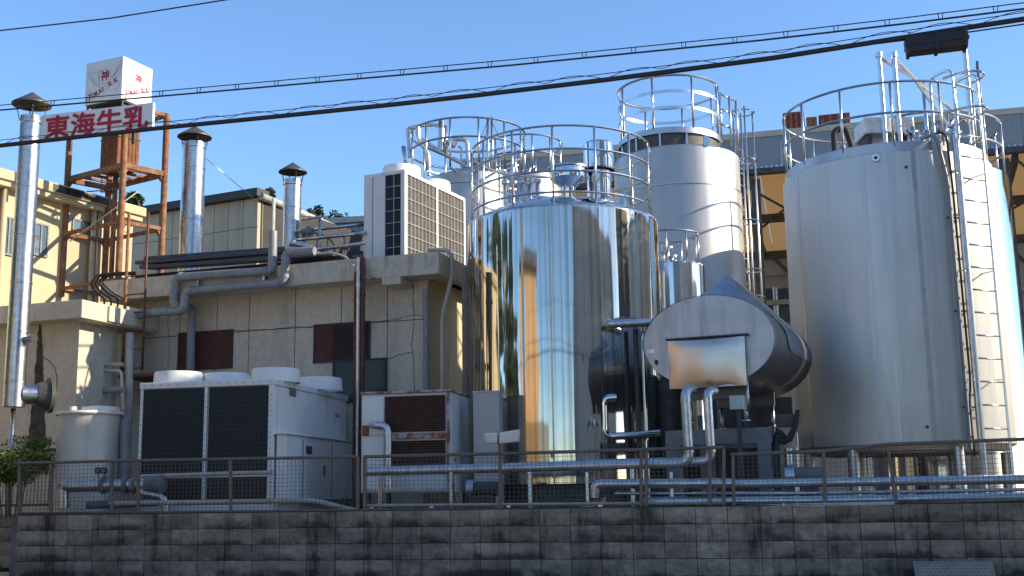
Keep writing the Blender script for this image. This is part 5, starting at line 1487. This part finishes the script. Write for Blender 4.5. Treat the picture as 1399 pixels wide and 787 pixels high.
for f_ in (.06, .5, .94):
    p = a.lerp(b, f_); q = d_.lerp(c_, f_); t.part('strap', MB().box((p.x - .012, -.078, q.z - .006), (p.x + .012, .078, p.z + .006)), m_black)
for f_ in (.1, .85):
    p = a.lerp(b, f_); t.part('hanger', MB().bar(p - Vector((0, 0, .02)), p + Vector((0, 0, .05)), .02), m_galv)
t.done()
one('guy_wire', 'thin guy wire from the flue beside the tower', 'wire', MB().tube([at(281, 216, 22.5), at(345, 270, 24)], .008, 5), m_galv)

# ------------------------------------------------------------------ vegetation
def leaves(n, fc, size, flat=.6):
    mb = MB()
    for _ in range(n):
        c_ = fc(); a = Vector((random.gauss(0, 1), random.gauss(0, 1), random.gauss(0, .6))).normalized(); b = a.orthogonal().normalized()
        b = (Matrix.Rotation(random.uniform(0, 6.28), 3, a) @ b); s_ = size * random.uniform(.6, 1.4)
        mb.add([c_ - a * s_, c_ + b * s_ * .35, c_ + a * s_, c_ - b * s_ * .35], [(0, 1, 2, 3)])
    return mb
def blob(c, rx, ry, rz, k=8):
    cl = [(Vector((random.gauss(0, .5) * rx, random.gauss(0, .5) * ry, random.gauss(0, .5) * rz)) + Vector(c), random.uniform(.3, .55)) for _ in range(k)]
    def f():
        p, s_ = random.choice(cl); d = Vector((random.gauss(0, 1), random.gauss(0, 1), random.gauss(0, 1))).normalized() * random.random() ** .4
        return p + Vector((d.x * rx, d.y * ry, d.z * rz)) * s_
    return f
p = at(20, 608, 17.0)
t = Thing('shrub', 'leafy green shrub behind the dark fence by the flue', 'shrub')
t.part('foliage', leaves(11000, blob((p.x - .1, 17.0, p.z - .26), .68, .4, .27, 34), .028), m_leaf)
for k in range(5): t.part('stem', MB().cyl((p.x + (k - 2) * .06, 17.0, ZG - .04), (p.x + (k - 2) * .12, 17.0, p.z - .2), .01, .006, n=6), m_bark)
t.done()
for k, (x, y, Y, s_, lab) in enumerate(((366, 268, 44, .45, 'small green treetop just above the tan building roof'), (421, 284, 46, .4, 'small treetop behind the short flue'), (462, 296, 48, .6, 'far wispy treetop beside the rooftop condenser'), (184, 268, 40, .4, 'tiny treetop seen through the rusty tower'))):
    p = at(x, y, Y); t = Thing('tree', lab, 'tree', group='treetops beyond the roofs')
    t.part('crown', leaves(700, blob((p.x, Y, p.z - s_ * .6), s_ * 1.1, s_, s_ * 1.1, 9), .1), m_leafdark)
    t.part('trunk', MB().cyl((p.x, Y, 0), (p.x + .1, Y, p.z - .2), .16, .05, n=8), m_bark); t.done()

# ------------------------------------------------------------------ surroundings across the lane (seen mirrored in the tanks)
for k, (x, y, h_, r, lab) in enumerate(((-18.5, 17.7, 19.0, 4.0, 'tallest dark cypress beyond the end of the lane'), (-19.3, 12.2, 11.5, 3.0, 'slim dark cypress across the lane'), (-18.4, 9.0, 12.0, 3.0, 'cypress nearest the houses across the lane'))):
    t = Thing('cypress_tree', lab, 'tree', group='cypresses across the lane')
    def f(x=x, y=y, h_=h_, r=r):
        z = random.random(); rr = r * (1 - z ** 3) * (.5 + .5 * random.random()) * (.75 + .25 * math.sin(z * 40 + k)); q = random.uniform(0, 6.28)
        return Vector((x + math.cos(q) * rr, y + math.sin(q) * rr, .4 + z * h_))
    t.part('crown', leaves(16000, f, .32), m_leafdark); t.part('trunk', MB().cyl((x, y, -.06), (x, y, h_ * .9), .2, .04, n=8), m_bark); t.done()
def house(label, x, y, deg, w_, d, h_, roofh, mw, name='house'):
    f = Fr(x, y, deg); t = Thing(name, label, 'house', f)
    t.part('wall', MB().box((-w_ / 2, -d / 2, -.06), (w_ / 2, d / 2, h_)), mw)
    if roofh:
        e = .5
        mb = MB().prism([(-w_ / 2 - e, -d / 2 - e, h_), (-w_ / 2 - e, d / 2 + e, h_), (-w_ / 2 - e, 0, h_ + roofh)], (w_ + 2 * e, 0, 0)); t.part('roof', mb, m_roof)
    else: t.part('roof', MB().box((-w_ / 2 - .2, -d / 2 - .2, h_), (w_ / 2 + .2, d / 2 + .2, h_ + .35)), m_shedgrey)
    for s_ in (-1, 1):
        for i in range(max(2, int(w_ / 3))):
            x0 = -w_ / 2 + (i + .5) * w_ / max(2, int(w_ / 3))
            for z in ([1.0] if h_ < 4 else [1.0, 3.8] if h_ < 8 else []):
                hh_ = t.part('window', MB().box((x0 - .6, s_ * d / 2 - .02, z), (x0 + .6, s_ * d / 2 + .03, z + 1.2)), m_glassblue)
                t.part('sill', MB().box((x0 - .7, s_ * d / 2 - .02, z - .1), (x0 + .7, s_ * d / 2 + .1, z - .002)), m_galv, hh_)
    t.done()
house('ochre rendered house across the lane', -15.6, .8, 223.8, 5.6, 6, 10.2, 1.8, m_houseorange)
house('cream house further along the lane', -31, 1.5, -12, 9, 7, 5.4, 2.2, m_cream)
house('tall grey windowless block across the lane', 24, -21, -14, 36, 14, 19.0, 0, m_housegrey, 'block')
house('unseen dark block added east of the tanks to shade the fence', 14.5, 13.6, 0, 3, 3.3, 10.3, 0, m_darkside, 'building')  # made-up block out of view; its shadow covers fence and chiller
t = Thing('slat_screen', 'brown horizontal slat screen across the lane', 'screen', Fr(-9.5, 4.3, 215))
for k in range(22): t.part('slat', MB().box((-4.5, -.02, .15 + k * .15), (4.5, .02, .26 + k * .15)), m_screen)
for x in (-4.4, -1.5, 1.5, 4.4): t.part('post', MB().box((x - .05, .021, -.06), (x + .05, .12, 3.5)), m_darkside)
t.done()
# poles carrying the cables
for x_, lab in ((-15.5, 'concrete utility pole at the west end of the cables'), (14.3, 'concrete utility pole at the east end of the cables')):
    t = Thing('utility_pole', lab, 'pole', WR, 'utility poles along the lane')
    t.part('shaft', MB().cyl((x_, 0.05, -.06), (x_, 0.05, 9.0), .17, .11, n=20), m_shedwall)
    t.part('crossarm', MB().box((x_ - .05, -.8, 7.6), (x_ + .05, .9, 7.7)), m_galv); t.done()
